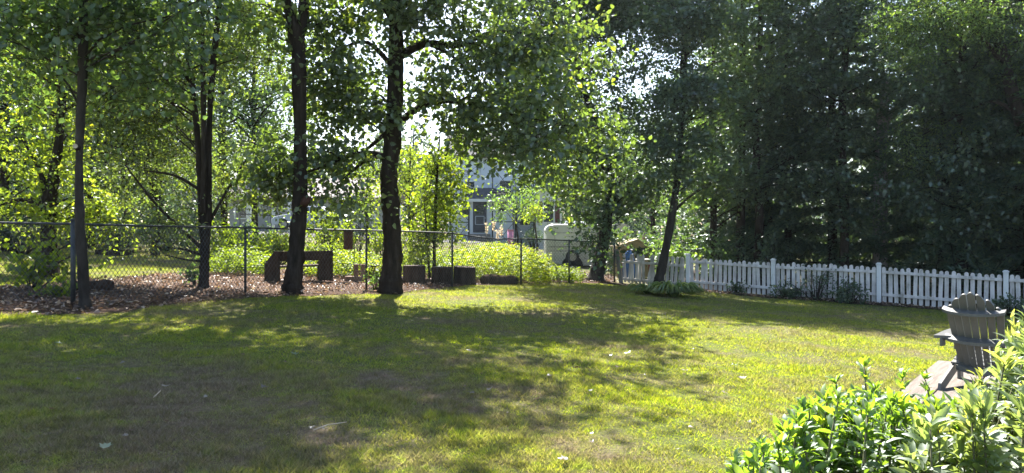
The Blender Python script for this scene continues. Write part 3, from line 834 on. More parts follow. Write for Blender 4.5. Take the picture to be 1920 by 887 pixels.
# multi stem fine leaved tree
Y = 16.05
tree('multistem_tree', 'several thin stems rising from one short trunk with fine leaves, left of the black trunk', ax_px([(381, 544, .135), (382, 520, .105), (384, 465, .095), (378, 400, .068), (370, 250, .062), (355, 120, .055), (340, 0, .048), (325, -150, .035), (310, -330, .012)], Y),
     [blob(275, 240, 17.4, 1.6, 1.2, 2.0, 110), blob(200, 120, 17.2, 1.5, 1.3, 1.4, 66), blob(335, 60, 17.7, 1.9, 1.1, 1.3, 80), blob(455, 90, 17.4, 1.0, 1.1, 1.6, 32), blob(455, 310, 17.2, .8, 1.0, 1.0, 18), blob(270, 90, 15.8, 1.0, .7, .9, 24), blob(300, 430, 15.6, .9, .6, .5, 14),
      (Vector((-6.6, 16, 8.2)), (2.7, 2.8, 2.4), 100)],
     L['fine'], 102, 'bark', (.085, .055), 100, .6, 9, limb_every=9, limb_r=.018,
     extra_axes=[ax_px([(384, 470, .10), (391, 400, .085), (392, 250, .08), (400, 120, .065), (412, 0, .05), (430, -180, .03), (440, -330, .01)], Y, 0)[0:0] or [(P(384, 470, Y), .08), (P(391, 400, Y), .066), (P(392, 250, Y), .06), (P(400, 120, Y), .065), (P(412, 0, Y), .05), (P(430, -180, Y), .03), (P(440, -330, Y), .01)],
                 [(P(381, 400, Y - .1), .06), (P(382, 250, Y - .15), .055), (P(380, 100, Y - .2), .045), (P(378, -100, Y - .2), .03), (P(370, -280, Y - .2), .01)]],
     limbs=[[(P(384, 470, Y), .05), (P(340, 430, 15.8), .035), (P(290, 380, 15.6), .028), (P(235, 310, 15.5), .014)],
            [(P(384, 480, Y), .035), (P(345, 468, 15.7), .025), (P(290, 462, 15.4), .012)],
            [(P(385, 490, Y), .03), (P(350, 487, 15.7), .02), (P(310, 478, 15.5), .01)],
            [(P(380, 360, Y), .04), (P(330, 330, 15.9), .03), (P(270, 320, 15.8), .014)],
            [(P(391, 420, Y), .04), (P(430, 350, 16.2), .03), (P(480, 270, 16.4), .012)]])

# dark trunk with fork and knot
Y = 16.07
t3 = tree('forked_tree', 'black rough trunk with a reddish knot and a fork near the top of the photo', ax_px([(547, 553, .25), (549, 530, .21), (556, 470, .17), (562, 380, .15), (563, 250, .13), (560, 120, .15), (555, 65, .145), (542, 20, .10), (530, -60, .085), (515, -250, .06), (500, -450, .02)], Y),
     [(Vector((-4.7, 15.4, 9.8)), (2.9, 3.0, 2.4), 110), (Vector((-3.5, 13.8, 10.7)), (2.2, 2.6, 1.5), 110), (Vector((-4.8, 12.0, 10.2)), (2.0, 2.2, 1.4), 40), blob(500, 40, 16.6, .9, 1.1, .7, 12), blob(625, 40, 16.4, .8, 1.0, .7, 10)], L['big'], 103, 'bark', (.15, .115), 60, .6, 8, hero=True, ntr=22,
     extra_axes=[[(P(556, 90, Y), .12), (P(568, 30, Y), .11), (P(574, -60, Y), .09), (P(590, -250, Y), .06), (P(600, -420, Y), .02)]])
kn = MB(); kc = P(575, 373, Y - .12) - Vector(t3.location)
kn.tube([kc + Vector((-.10, .04, -.12)), kc + Vector((-.02, 0, -.05)), kc + Vector((.02, -.01, .01)), kc + Vector((.03, -.02, .05))], [.08, .10, .095, .07], 10).build('knot', M['rust'], t3)

# the thick middle tree
Y = 17.6
t4 = tree('broadleaf_tree', 'thick brown trunk with heart shaped leaves standing in the middle before the log rounds', ax_px([(732, 556, .33), (733, 535, .265), (736, 480, .21), (733, 400, .195), (729, 330, .195), (737, 250, .185), (741, 180, .18), (743, 60, .17), (746, -60, .16), (752, -300, .11), (760, -560, .03)], Y),
     [blob(650, 130, 17.2, 1.0, 1.3, 1.0, 24), blob(612, 175, 17.0, .6, .8, .8, 10), blob(600, 60, 17.0, .6, .8, .6, 8), blob(665, 215, 17.0, .8, .9, .45, 12), blob(590, 300, 16.8, 1.3, 1.0, .55, 26), blob(505, 345, 16.2, .55, .6, .5, 9), blob(640, 370, 16.6, .45, .8, .3, 5),
      blob(855, 50, 17.2, 1.6, 1.7, .9, 28), blob(830, 170, 17.4, .9, 1.3, .55, 11), blob(845, 250, 17.3, .8, 1.0, .35, 6), blob(935, 110, 16.8, 1.1, 1.7, .7, 20), blob(930, 215, 17.0, 1.2, 1.7, .75, 24), blob(1020, 180, 16.4, 1.1, 1.6, .6, 17), blob(1010, 275, 16.3, 1.2, 1.4, .7, 22), blob(1075, 350, 17.5, .7, .9, .55, 9), blob(1050, 70, 16.8, 1.5, 1.5, .8, 20), blob(1110, 250, 17, .6, .9, .4, 7),
      blob(720, 10, 17.0, 1.2, 1.4, .8, 22),
      (Vector((-2.1, 17.0, 9.0)), (3.4, 3.4, 2.0), 120), (Vector((-3.3, 17.4, 12.0)), (2.3, 2.6, 1.9), 60)],
     L['big'], 104, 'bark', (.13, .105), 84, .75, 9, hero=True, ntr=24, limb_every=2, limb_r=.045,
     limbs=[[(P(730, 305, Y), .11), (P(712, 291, 17.5), .085), (P(680, 287, 17.2), .06), (P(640, 297, 16.9), .045), (P(590, 318, 16.6), .03), (P(520, 335, 16.3), .012)],
            [(P(712, 293, 17.5), .05), (P(680, 305, 17.1), .04), (P(650, 330, 16.8), .02), (P(630, 345, 16.7), .01)],
            [(P(738, 235, Y), .06), (P(700, 270, 17.5), .05), (P(675, 290, 17.4), .02)],
            [(P(745, 235, Y), .09), (P(790, 200, 17.3), .07), (P(860, 190, 17.0), .05), (P(960, 215, 16.6), .03), (P(1060, 235, 16.2), .012)],
            [(P(745, 110, Y), .10), (P(800, 82, 17.4), .08), (P(860, 85, 17.2), .065), (P(930, 60, 17.0), .045), (P(1030, 70, 16.7), .015)],
            [(P(800, 82, 17.4), .05), (P(840, 100, 17.2), .04), (P(875, 130, 17.0), .02)],
            [(P(740, 130, Y), .07), (P(690, 80, 17.2), .05), (P(640, 90, 17.0), .02)]])

# leaning maples at the corner of the fences
Y = 26.6
tree('leaning_maple', 'leaning grey trunk where the wire fence meets the picket fence', ax_px([(1116, 528, .31), (1121, 505, .25), (1130, 460, .215), (1139, 400, .19), (1142, 350, .18), (1125, 250, .17), (1090, 160, .14), (1072, 60, .12), (1068, -60, .09), (1075, -200, .04)], Y),
     [blob(1090, 290, 26, 1.7, 1.6, 1.3, 44), blob(1115, 395, 25.6, .8, .8, .5, 11), blob(1100, 120, 26.4, 2.2, 2.2, 2.0, 42), blob(1000, 60, 26, 1.7, 1.8, 1.7, 44), blob(980, 180, 26, 1.2, 1.5, 1.2, 26), blob(1190, 340, 26.5, 1.2, 1.4, 1.2, 36), blob(1170, 30, 26.6, 1.8, 2, 1.8, 34), (Vector((2.6, 26.4, 10.6)), (2.8, 2.8, 2.2), 130), blob(1110, 455, 25.2, .45, .4, .35, 4)],
     L['dark'], 105, 'bark_grey', (.15, .12), 90, .85, 9, limb_r=.04, ntr=16, flat=.28, limb_every=3)
Y = 24.4
tree('leaning_maple', 'slim trunk leaning right in front of the loose picket section', ax_px([(1232, 545, .20), (1238, 515, .155), (1250, 460, .135), (1262, 390, .12), (1270, 330, .11), (1278, 220, .095), (1282, 100, .10), (1284, -40, .08), (1290, -220, .03)], Y),
     [blob(1290, 240, 24.6, 1.7, 1.7, 1.5, 34), blob(1200, 200, 25, 1.5, 1.6, 1.5, 26), blob(1380, 150, 25, 1.6, 1.7, 1.8, 34), blob(1290, 60, 24.6, 1.9, 2, 1.6, 34), blob(1330, 330, 25.2, 1.2, 1.2, .7, 24), blob(1270, 275, 23.5, 1.1, .6, .5, 16), blob(1285, 170, 23.3, 1.2, .6, .8, 30), blob(1280, 50, 23.3, 1.3, .6, .9, 32), blob(1262, 325, 23.6, .8, .5, .3, 9), (Vector((5.8, 24.8, 9.8)), (2.9, 2.6, 1.9), 130)],
     L['dark'], 106, 'bark_grey', (.13, .10), 92, .8, 9, limb_r=.03, limb_every=5, flat=.28)

# ================================================================== EVERGREENS ON THE RIGHT
def hemlock(label, px, Y, H, Rm, seed, mat='hem', dens=1.0, z0=1.2, group='shaded evergreens behind the picket fence', crownx=1.0):
    # boughs in tiers, each drooping towards its tip
    rs = np.random.default_rng(seed); x = (px - CX) / F * Y; g = G(x, Y); base = Vector((x, Y, g - .08))
    t = thing('hemlock_tree', label, 'tree', base, 0, group)
    mb = MB(); mb.tube([(0, 0, 0), (.02, 0, .4), (.0, .03, H * .5), (0, 0, H)], [.24, .18, .11, .015], 10)
    nb = int(175 * dens * H / 13); P0 = []; D0 = []; T0 = []
    for i in range(nb):
        f = (i + rs.random()) / nb; lev = (H - z0) / max(1, round((H - z0) / .62)); z = z0 + round((H - z0) * f / lev) * lev + rs.normal() * .05; z = min(z, H - .1); an = i * 2.399 + rs.normal() * .3
        Lb = Rm * (1 - (z / H) ** 1.6) * rs.uniform(.7, 1.15) + .25
        d = np.array([math.cos(an), math.sin(an), 0]); sd = np.array([-d[1], d[0], 0]); up = rs.uniform(.0, .22); dr = rs.uniform(.35, .6)
        def bp(tt): return np.array([0, 0, z]) + d * Lb * tt + np.array([0, 0, 1]) * Lb * (up * tt - dr * tt * tt)
        mb.tube([bp(k / 4) for k in range(5)], [.03, .022, .015, .009, .003], 4, False)
        m = int(Lb / .075)
        for k in range(m):
            tt = .15 + .87 * (k + rs.random()) / m; p = bp(min(tt, 1.0)); ll = (.55 * (1 - tt) + .16) * rs.uniform(.7, 1.2)
            for sg in (-1, 1):
                dd = sd * sg + d * rs.uniform(.4, 1.0) + np.array([0, 0, rs.uniform(-.45, .08)])
                q = max(3, int(ll / .055))
                for j in range(q):
                    P0.append(p + dd * ll * (j + .3) / q * .8); D0.append(dd + rs.normal(size=3) * .55); T0.append(.3 + .5 * (k % 3 == 0) * rs.random() + .3 * tt)
    wood = mb.build('trunk', M['bark'], t)
    P0 = np.array(P0); D0 = np.array(D0); n = len(P0)
    P0 += rs.normal(size=P0.shape) * .03
    nn = rs.normal(size=(n, 3)) * .35; nn[:, 2] += 1; sc = rs.uniform(.7, 1.3, n)
    me = leaf_mesh('crown', P0, D0, nn, .18 * sc, .062 * sc, rs, np.clip(np.array(T0) + rs.normal(size=n) * .12, 0, 1), False, .05, .1)
    link('crown', me, t, L[mat]); return t
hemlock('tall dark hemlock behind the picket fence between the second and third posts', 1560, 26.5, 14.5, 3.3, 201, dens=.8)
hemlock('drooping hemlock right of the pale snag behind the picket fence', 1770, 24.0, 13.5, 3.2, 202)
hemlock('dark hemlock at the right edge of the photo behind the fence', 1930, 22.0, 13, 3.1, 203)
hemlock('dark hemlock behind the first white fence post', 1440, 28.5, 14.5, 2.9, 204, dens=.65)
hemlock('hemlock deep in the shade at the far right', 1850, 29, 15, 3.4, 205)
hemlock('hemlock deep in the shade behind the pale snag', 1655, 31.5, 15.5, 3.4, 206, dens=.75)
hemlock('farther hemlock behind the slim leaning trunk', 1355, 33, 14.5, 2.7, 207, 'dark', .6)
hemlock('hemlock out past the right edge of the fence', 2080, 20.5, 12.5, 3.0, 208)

def thin_trunk(label, px, Y, top, r, seed, blobs, mat='dark', lean=0, **kw):
    return tree('understory_tree', label, ax_px([(px, 500, r), (px + lean * .5, 400, r * .85), (px + lean, 250, r * .7), (px + lean, 60, r * .5), (px + lean, top, r * .15)], Y), blobs, L[mat], seed, 'bark', **kw)
thin_trunk('straight dark trunk behind the pickets right of the leaning trunk, sunlit leaves', 1338, 28, -40, .15, 211, [blob(1320, 350, 28, 1.1, 1.2, .6, 26), blob(1400, 375, 28.4, .9, 1, .45, 14), blob(1330, 200, 28, 1.5, 1.5, 1.6, 22)], 'maple', leaf=(.15, .12), per=70, spread=.7)
thin_trunk('dark trunk pair behind the pickets left of the first white post', 1386, 27, -60, .16, 212, [blob(1400, 330, 27, 1.2, 1.2, .5, 20), blob(1420, 150, 27, 1.6, 1.6, 2.0, 30), blob(1430, 450, 27, .6, .6, .35, 6)], 'dark', 6, leaf=(.15, .11), per=70, spread=.7)
thin_trunk('thin dark trunk in deep shade beyond the middle of the picket fence', 1480, 27.5, -50, .13, 213, [blob(1490, 250, 27.5, 1.7, 1.7, 2.0, 60), blob(1500, 60, 27.5, 1.8, 1.8, 2, 60)], 'dark', -5, leaf=(.14, .10), per=70, spread=.7)
thin_trunk('thin dark trunk in deep shade beyond the right part of the fence', 1800, 26, -50, .15, 214, [blob(1700, 330, 25, 1.4, 1.4, .9, 28), blob(1880, 330, 24.5, 1.5, 1.5, 1.0, 30), blob(1830, 150, 26, 1.8, 1.8, 1.6, 56)], 'dark', 10, leaf=(.14, .10), per=70, spread=.7)

GM = 'shade maples in front of the evergreens'
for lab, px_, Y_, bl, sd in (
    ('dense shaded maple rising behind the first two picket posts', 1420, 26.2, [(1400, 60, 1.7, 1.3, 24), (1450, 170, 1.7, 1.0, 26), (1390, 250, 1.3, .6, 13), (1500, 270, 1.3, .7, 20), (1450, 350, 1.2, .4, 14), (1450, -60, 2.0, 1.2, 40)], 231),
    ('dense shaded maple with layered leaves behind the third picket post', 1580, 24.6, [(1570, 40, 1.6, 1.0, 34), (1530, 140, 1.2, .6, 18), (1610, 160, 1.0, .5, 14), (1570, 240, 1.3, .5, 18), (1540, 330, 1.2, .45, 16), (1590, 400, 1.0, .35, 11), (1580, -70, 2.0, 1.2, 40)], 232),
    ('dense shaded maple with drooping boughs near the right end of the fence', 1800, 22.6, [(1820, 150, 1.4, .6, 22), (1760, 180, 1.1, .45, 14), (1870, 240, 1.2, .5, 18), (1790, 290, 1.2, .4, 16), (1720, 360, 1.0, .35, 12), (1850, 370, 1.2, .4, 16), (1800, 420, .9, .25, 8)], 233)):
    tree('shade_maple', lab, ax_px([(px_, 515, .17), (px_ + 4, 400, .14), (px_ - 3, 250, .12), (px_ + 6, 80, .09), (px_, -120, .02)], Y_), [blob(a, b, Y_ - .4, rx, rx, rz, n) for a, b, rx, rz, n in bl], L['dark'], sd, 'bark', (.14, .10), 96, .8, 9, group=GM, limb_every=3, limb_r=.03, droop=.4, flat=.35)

# pale dead snag
Y = 25.5
tree('dead_snag', 'pale broken dead trunk showing between the dark evergreens on the right', ax_px([(1650, 505, .24), (1651, 400, .22), (1653, 260, .20), (1656, 210, .18), (1658, 185, .15), (1661, 150, .06)], Y, .1),
     [blob(1690, 330, 25.2, .5, .5, .3, 5)], L['dark'], 220, 'bark_pale', (.12, .09), 40, .5, 6,
     limbs=[[(P(1655, 245, Y), .07), (P(1668, 225, 25.3), .05), (P(1680, 195, 25.2), .02)], [(P(1652, 240, Y), .05), (P(1643, 232, 25.3), .03), (P(1636, 222, 25.2), .01)]], limb_every=1)

# light feathery tree leaning over the top right
Y = 21.5
tree('locust_tree', 'feathery light green tree arching over the top right above the evergreens', ax_px([(1985, 520, .26), (1960, 380, .2), (1905, 200, .17), (1870, 60, .14), (1840, -80, .10), (1810, -240, .04)], Y),
     [blob(1750, 35, 21.0, 1.9, 1.4, .45, 40), blob(1690, 50, 20.6, .9, .8, .25, 14), blob(1860, 40, 20.8, 1.3, 1.2, .5, 26), blob(1720, 100, 20.8, .7, .7, .3, 8), blob(1780, 240, 22.5, .9, .8, .5, 14), blob(1690, 275, 22.4, .35, .4, .55, 7), blob(1730, 300, 22.4, .5, .5, .35, 8), blob(1890, 120, 21.5, 1.2, 1.2, .8, 20),
      (Vector((12.6, 21.4, 9.2)), (2.6, 2.2, 1.5), 50)], L['locust'], 221, 'bark', (.10, .042), 110, .62, 9, limb_r=.03, droop=.45, limb_every=4,
     limbs=[[(P(1890, 130, Y), .08), (P(1830, 60, 21.2), .06), (P(1770, 25, 21.0), .035), (P(1680, 30, 20.6), .012)],
            [(P(1910, 215, Y), .07), (P(1860, 190, 21.6), .05), (P(1800, 215, 22.2), .03), (P(1700, 270, 22.4), .012)],
            [(P(1870, 70, Y), .06), (P(1860, 40, 21), .04), (P(1840, 10, 20.8), .02)]])

# ================================================================== BACKGROUND TREES, left and middle
def bgtree(name, label, px, Y, ztop, rx, seed, mat, n=70, zlow=1.5, trunk_r=.16, leaf=(.16, .12), per=64, spread=.85, group='trees standing beyond the wire fence', bark='bark', cut=None, rz=None):
    x = (px - CX) / F * Y; g = G(x, Y)
    zc = (ztop + zlow) / 2; rzz = (ztop - zlow) / 2
    ax = [(Vector((x, Y, g - .1)), trunk_r * 1.3), (Vector((x + .03, Y, g + .6)), trunk_r), (Vector((x - .08, Y, zc)), trunk_r * .7), (Vector((x + .05, Y, g + ztop - .4)), trunk_r * .15)]
    return tree(name, label, ax, [((x, Y, g + zc), (rx, rx, rzz), n)], L[mat], seed, bark, leaf, per, spread, 8, group=group, limb_r=.05, cut=cut, limb_every=2)
GB = 'trees standing beyond the wire fence'
bgtree('background_tree', 'shaded leafy tree between the slender trunk and the thin stems', 235, 33, 9.3, 3.0, 321, 'dark', 130, 2.0, .12, leaf=(.14, .11), per=70, spread=.75)
bgtree('background_tree', 'shaded leafy tree at the left edge behind the forked lawn tree', -20, 32, 9.3, 3.0, 322, 'dark', 120, 2.0, .14, leaf=(.14, .11), per=70, spread=.75)
bgtree('background_tree', 'shaded leafy tree high behind the thin stems and black trunk', 478, 32, 10.2, 2.4, 323, 'maple', 130, 3.6, .12, leaf=(.14, .11), per=64, spread=.75)
Y = 18.2
tree('lawn_tree', 'dark forked trunk with bright drooping leaves on the sunny neighbouring lawn', ax_px([(95, 516, .24), (94, 490, .19), (91, 430, .17), (92, 380, .165), (100, 340, .13), (112, 250, .10), (120, 120, .08), (125, -40, .04), (128, -180, .015)], Y),
     [blob(60, 300, 18.4, 1.5, 1.4, 1.0, 36), blob(170, 380, 18.4, .9, .8, .7, 16), blob(95, 150, 18.6, 1.8, 1.8, 1.4, 50), blob(30, 400, 18.4, .8, .8, .6, 12), blob(200, 440, 18.2, .35, .3, .55, 5), blob(120, 390, 18.0, .5, .5, .5, 6), blob(100, -20, 18.6, 1.8, 1.8, 1.4, 40)],
     L['yellow'], 301, 'bark', (.12, .095), 66, .6, 8, group=GB,
     limbs=[[(P(92, 385, Y), .10), (P(84, 350, 18.1), .08), (P(70, 310, 18.0), .05), (P(40, 260, 18.0), .015)], [(P(90, 385, Y), .08), (P(40, 375, 18.2), .05), (P(0, 385, 18.2), .02)]])
bgtree('background_tree', 'wide leafy tree at the left edge behind the sunny lawn', 10, 29, 11.5, 3.4, 302, 'maple', 130, 1.2)
bgtree('background_tree', 'leafy tree behind the slender left trunk across the lawn', 170, 33, 12.5, 3.6, 303, 'maple', 150, 1.4)
bgtree('background_tree', 'bright leafy tree behind the multi stem tree across the lawn', 290, 30, 10.5, 3.0, 304, 'yellow', 110, 1.5)
bgtree('background_tree', 'leafy tree filling the gap right of the thin stems', 420, 33, 12.5, 2.6, 305, 'maple', 110, 2.4)
bgtree('background_tree', 'tall dark tree far behind the left lawn', 90, 42, 16, 5.0, 306, 'dark', 220, 1.0, leaf=(.2, .15), spread=1.1)
bgtree('background_tree', 'tall dark tree far behind the thin stems', 300, 44, 16, 4.8, 307, 'dark', 200, 1.0, leaf=(.2, .15), spread=1.1)
bgtree('background_tree', 'leafy tree beyond the left edge of the photo', -160, 30, 12, 4.0, 308, 'maple', 100, 1.0)
bgtree('background_tree', 'dark tree behind the left edge trees', -90, 42, 16, 5.0, 309, 'dark', 150, 1.0, leaf=(.2, .15), spread=1.1)
bgtree('yellow_tree', 'glowing yellow green tree right behind the thick middle trunk', 770, 31, 5.2, 1.7, 310, 'yellow', 34, 1.7, .07, leaf=(.15, .12), per=56, spread=.7)
bgtree('yellow_tree', 'small yellow leaved tree left of the thick middle trunk', 690, 33, 4.4, 1.2, 311, 'yellow', 16, 1.8, .06, leaf=(.14, .11), per=50, spread=.6)
Y = 22.9
tree('young_tree', 'slim young tree growing behind the log rounds in front of the scaffolded house', ax_px([(814, 528, .06), (815, 440, .05), (818, 350, .04), (822, 290, .03), (826, 240, .012)], Y),
     [blob(820, 400, 22.9, .9, .8, 1.0, 34), blob(830, 300, 22.9, .7, .7, .6, 16), blob(790, 450, 22.7, .5, .5, .4, 9), blob(860, 340, 23, .5, .5, .5, 8)], L['weed'], 312, 'bark', (.13, .09), 50, .5, 7, limb_every=1, limb_r=.018,
     extra_axes=[[(P(806, 525, 22.7), .045), (P(803, 480, 22.7), .04), (P(800, 430, 22.7), .03), (P(795, 380, 22.7), .012)]])
bgtree('house_tree', 'small green tree standing in front of the house porch', 970, 41, 3.6, 1.3, 313, 'locust', 22, 1.3, .06, leaf=(.15, .11), per=56, spread=.6)
bgtree('house_tree', 'small yellow green tree between the porch and the camper', 1006, 39, 3.0, .8, 314, 'yellow', 10, 1.5, .05, leaf=(.15, .1), per=50, spread=.5)
bgtree('background_tree', 'leafy tree between the camper and the picket fence', 1225, 41, 9, 3.2, 315, 'maple', 70, 1.9, leaf=(.18, .14), spread=.9)
bgtree('background_tree', 'leafy tree behind the leaning maple trunk', 1120, 46, 10, 3.4, 316, 'maple', 60, 3.0, leaf=(.18, .14), spread=.9)
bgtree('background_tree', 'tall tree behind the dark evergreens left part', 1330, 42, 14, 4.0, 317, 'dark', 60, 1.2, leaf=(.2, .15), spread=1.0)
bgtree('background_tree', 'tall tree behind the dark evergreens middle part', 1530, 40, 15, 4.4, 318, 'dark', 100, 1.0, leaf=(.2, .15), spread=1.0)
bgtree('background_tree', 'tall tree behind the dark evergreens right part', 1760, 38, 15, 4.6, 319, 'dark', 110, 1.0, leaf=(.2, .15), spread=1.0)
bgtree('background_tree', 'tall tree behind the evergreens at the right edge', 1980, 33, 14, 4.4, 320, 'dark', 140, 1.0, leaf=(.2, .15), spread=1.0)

bgtree('background_tree', 'broad leafy tree well past the left edge of the lawn', -330, 27, 12, 4.0, 324, 'maple', 100, .8)
bgtree('background_tree', 'broad shaded tree at the end of the wire fence past the left edge', -560, 22, 11, 3.6, 325, 'dark', 100, .8)
hemlock('hemlock well past the right edge of the picket fence', 2330, 19.5, 12, 2.9, 209)
# far trees beyond the houses
def fartree(label, px, Y, ztop, rx, seed, conifer=False, mat='far'):
    if conifer:
        t = hemlock(label, px, Y, ztop, rx, seed, mat, .55, 1.0, 'far trees beyond the houses'); t.name = 'far_conifer'
        return t
    return bgtree('far_tree', label, px, Y, ztop, rx, seed, mat, 60, 1.0, .2, (.34, .26), 50, 1.2, 'far trees beyond the houses')
fartree('dark spiky far conifer left of the black forked trunk', 500, 66, 12.5, 3.6, 331, True, 'dark')
fartree('far conifer just right of the black forked trunk', 578, 78, 14.0, 2.6, 332, True)
fartree('far round tree left of the thin stems', 420, 75, 12, 6, 333)
fartree('far round tree low behind the pale long house', 610, 84, 9.5, 5, 334)
fartree('far grey green tree just right of the thick trunk', 775, 74, 11.5, 4.2, 335)
fartree('far tree left of the scaffolded house', 700, 82, 10.5, 4.5, 336)
fartree('far tree above the scaffolded house roof', 930, 80, 14, 6, 337)
fartree('far tree above the camper', 1080, 78, 13, 6, 338)
fartree('far tree at the far left', 240, 72, 14, 7, 339)
fartree('far tree behind the dark left trees', 60, 70, 14, 7, 340)
# ================================================================== SHRUBS AND PLANTS
def shrub(name, label, px, Y, z0, z1, rx, n, seed, mat, leaf=(.1, .07), per=44, spread=.4, group=None, cat='shrub', ry=None, nst=6, droop=.2, hero=False):
    rs = np.random.default_rng(seed); x = (px - CX) / F * Y; g = G(x, Y); base = Vector((x, Y, g - .03))
    t = thing(name, label, cat, base, 0, group)
    cen = clump_centres(rs, [((x, Y, g + (z0 + z1) / 2), (rx, ry or rx, (z1 - z0) / 2), n)])
    mb = MB()
    for c in cen[::max(1, len(cen) // (nst * 3))]:
        c = Vector(c) - base; a = Vector((c.x * .15, c.y * .15, 0))
        mb.tube([a, a.lerp(c, .5) + Vector((0, 0, .05)), c], [.018, .012, .004], 5)
    wood = mb.build('stem', M['bark'], t)
    cr, tw = foliage('foliage', t, base, cen, rs, L[mat], leaf, per, spread, 6, droop, hero, .6, twig_r=.004, jitter=.04)
    join_twigs(wood, tw); return t
shrub('round_shrub', 'grey green round shrub seen between the black trunk and the thick trunk', 668, 33, .6, 3.2, 1.0, 40, 401, 'far', (.11, .07))
shrub('shrub', 'dark shrub low below the round grey green shrub', 640, 30, .1, 1.7, .8, 24, 402, 'weed', (.13, .09))
shrub('shrub', 'leafy yellow green shrub hiding the rear of the white car right of the black trunk', 616, 29.5, .3, 2.3, .75, 26, 422, 'weed', (.13, .09))
shrub('shrub', 'yellow green bush behind the garden bench', 606, 25, .1, 1.1, .8, 26, 403, 'yellow', (.13, .09))
shrub('shrub', 'yellow green leggy bush left of the thick trunk beyond the fence', 715, 27, .2, 2.2, .8, 24, 404, 'weed', (.13, .08))
shrub('shrub', 'green bush behind the wire fence post left of the bench', 425, 24, .1, 1.5, 1.0, 32, 405, 'weed', (.13, .10))
shrub('shrub', 'green leafy thicket below the white car', 520, 27, .1, 1.15, 1.3, 44, 406, 'weed', (.13, .10))
shrub('shrub', 'leafy green thicket between the fence and the pale long house', 470, 31, .1, 1.3, 1.4, 44, 417, 'maple', (.14, .10))
shrub('shrub', 'yellow leaved bush trailing beside the left log round', 775, 22.3, .3, .95, .45, 12, 407, 'yellow', (.11, .07))
shrub('vine_shrub', 'leafy green shrub growing through the wire fence at the left edge', 60, 14.2, .15, .85, .8, 9, 408, 'weed', (.13, .11), 34, ry=.4, hero=True)
shrub('small_plant', 'low bright seedling left of the slender trunk in the mulch', 110, 13.2, .02, .3, .22, 6, 409, 'weed', (.13, .11), 18, .2)
shrub('small_plant', 'ivy like plant climbing at the foot of the thick trunk', 706, 17.9, .0, .5, .22, 8, 410, 'locust', (.10, .07), 26, .22)
shrub('small_plant', 'little leafy plant at the foot of the multi stem tree', 366, 16.5, .02, .55, .15, 5, 411, 'dark', (.12, .09), 22, .2)
shrub('vine_shrub', 'dark vine shrub climbing the pickets left of the third post', 1597, 21.1, .0, .75, .42, 24, 412, 'dark', (.08, .06), 40, .25, ry=.2)
shrub('vine_shrub', 'thin vine trailing over the pickets right of the second post', 1530, 21.8, .1, .98, .75, 15, 413, 'dark', (.075, .055), 22, .35, ry=.06)
shrub('small_plant', 'tuft of leaves at the foot of the second white post', 1475, 22.25, .0, .42, .5, 14, 414, 'dark', (.09, .06), 34, .25, ry=.2)
shrub('small_plant', 'small plant in front of the pickets right of the first post', 1383, 23.0, .05, .42, .18, 6, 415, 'dark', (.11, .08), 28, .2, ry=.12)
shrub('shrub', 'dark clipped evergreen shrub beside the house steps', 1000, 40, .3, 1.6, .6, 16, 416, 'dark', (.10, .05))
shrub('shrub', 'dark shrub at the right end of the fence behind the chair', 1890, 19.0, .0, .45, .7, 18, 418, 'dark', (.09, .06), 40, .3, ry=.3)
shrub('shrub', 'leafy dark undergrowth clump behind the loose picket section', 1260, 27.5, .2, 1.7, .8, 22, 419, 'maple', (.13, .10))
shrub('shrub', 'sunlit leafy clump behind the picket fence by the first post', 1340, 26.5, .2, 1.6, .9, 18, 420, 'maple', (.13, .10))
shrub('shrub', 'shaded leafy clump behind the pickets near the second post', 1445, 25.5, .2, 1.9, 1.1, 24, 421, 'dark', (.13, .10))
GH = 'dark hedge shrubs across the neighbouring lawn'
for i, (px, Y_, lab) in enumerate([(150, 33.0, 'dark hedge shrub right of the slender trunk beyond the lawn'), (225, 34.0, 'dark hedge shrub behind the potted shrub'), (310, 32.5, 'dark hedge shrub left of the thin stems beyond the lawn'), (370, 31.5, 'dark hedge shrub right behind the thin stems'), (40, 27.5, 'dark hedge shrub at the far left of the lawn'), (-40, 27.0, 'dark hedge shrub past the left edge of the lawn')]):
    shrub('hedge_shrub', lab, px, Y_, .0, 1.9, 1.2, 34, 430 + i, 'dark', (.14, .10), group=GH)

rs_ = np.random.default_rng(499)
for i in range(13):
    shrub('understory_shrub', 'dark leafy shrub in the deep shade beyond the picket fence', 1190 + i * 70 + rs_.normal() * 10, 30 + rs_.uniform(-1.5, 4) - i * .3, .0, rs_.uniform(2.0, 3.0), 1.25, 40, 500 + i, 'dark', (.17, .12), 44, .5, group='understory shrubs in the shade beyond the picket fence')

def far_wood():
    rs = np.random.default_rng(498); n = 52000
    x = rs.uniform(-130, 130, n); y = rs.uniform(92, 112, n); top = 9.5 + 2.2 * np.sin(x * .31) + 1.6 * np.sin(x * .83 + 2) + 1.1 * np.sin(x * 2.1)
    z = gz(x, y) + top * rs.random(n) ** .8
    d = rs.normal(size=(n, 3)); nn = rs.normal(size=(n, 3)); nn[:, 2] += .8; s = rs.uniform(.6, 1.3, n)
    tag(link('far_wood', leaf_mesh('far_wood', np.column_stack([x, y, z]), d, nn, .9 * s, .62 * s, rs), None, L['far']), 'distant wood closing the view behind the houses', 'wood', kind='stuff')
far_wood()

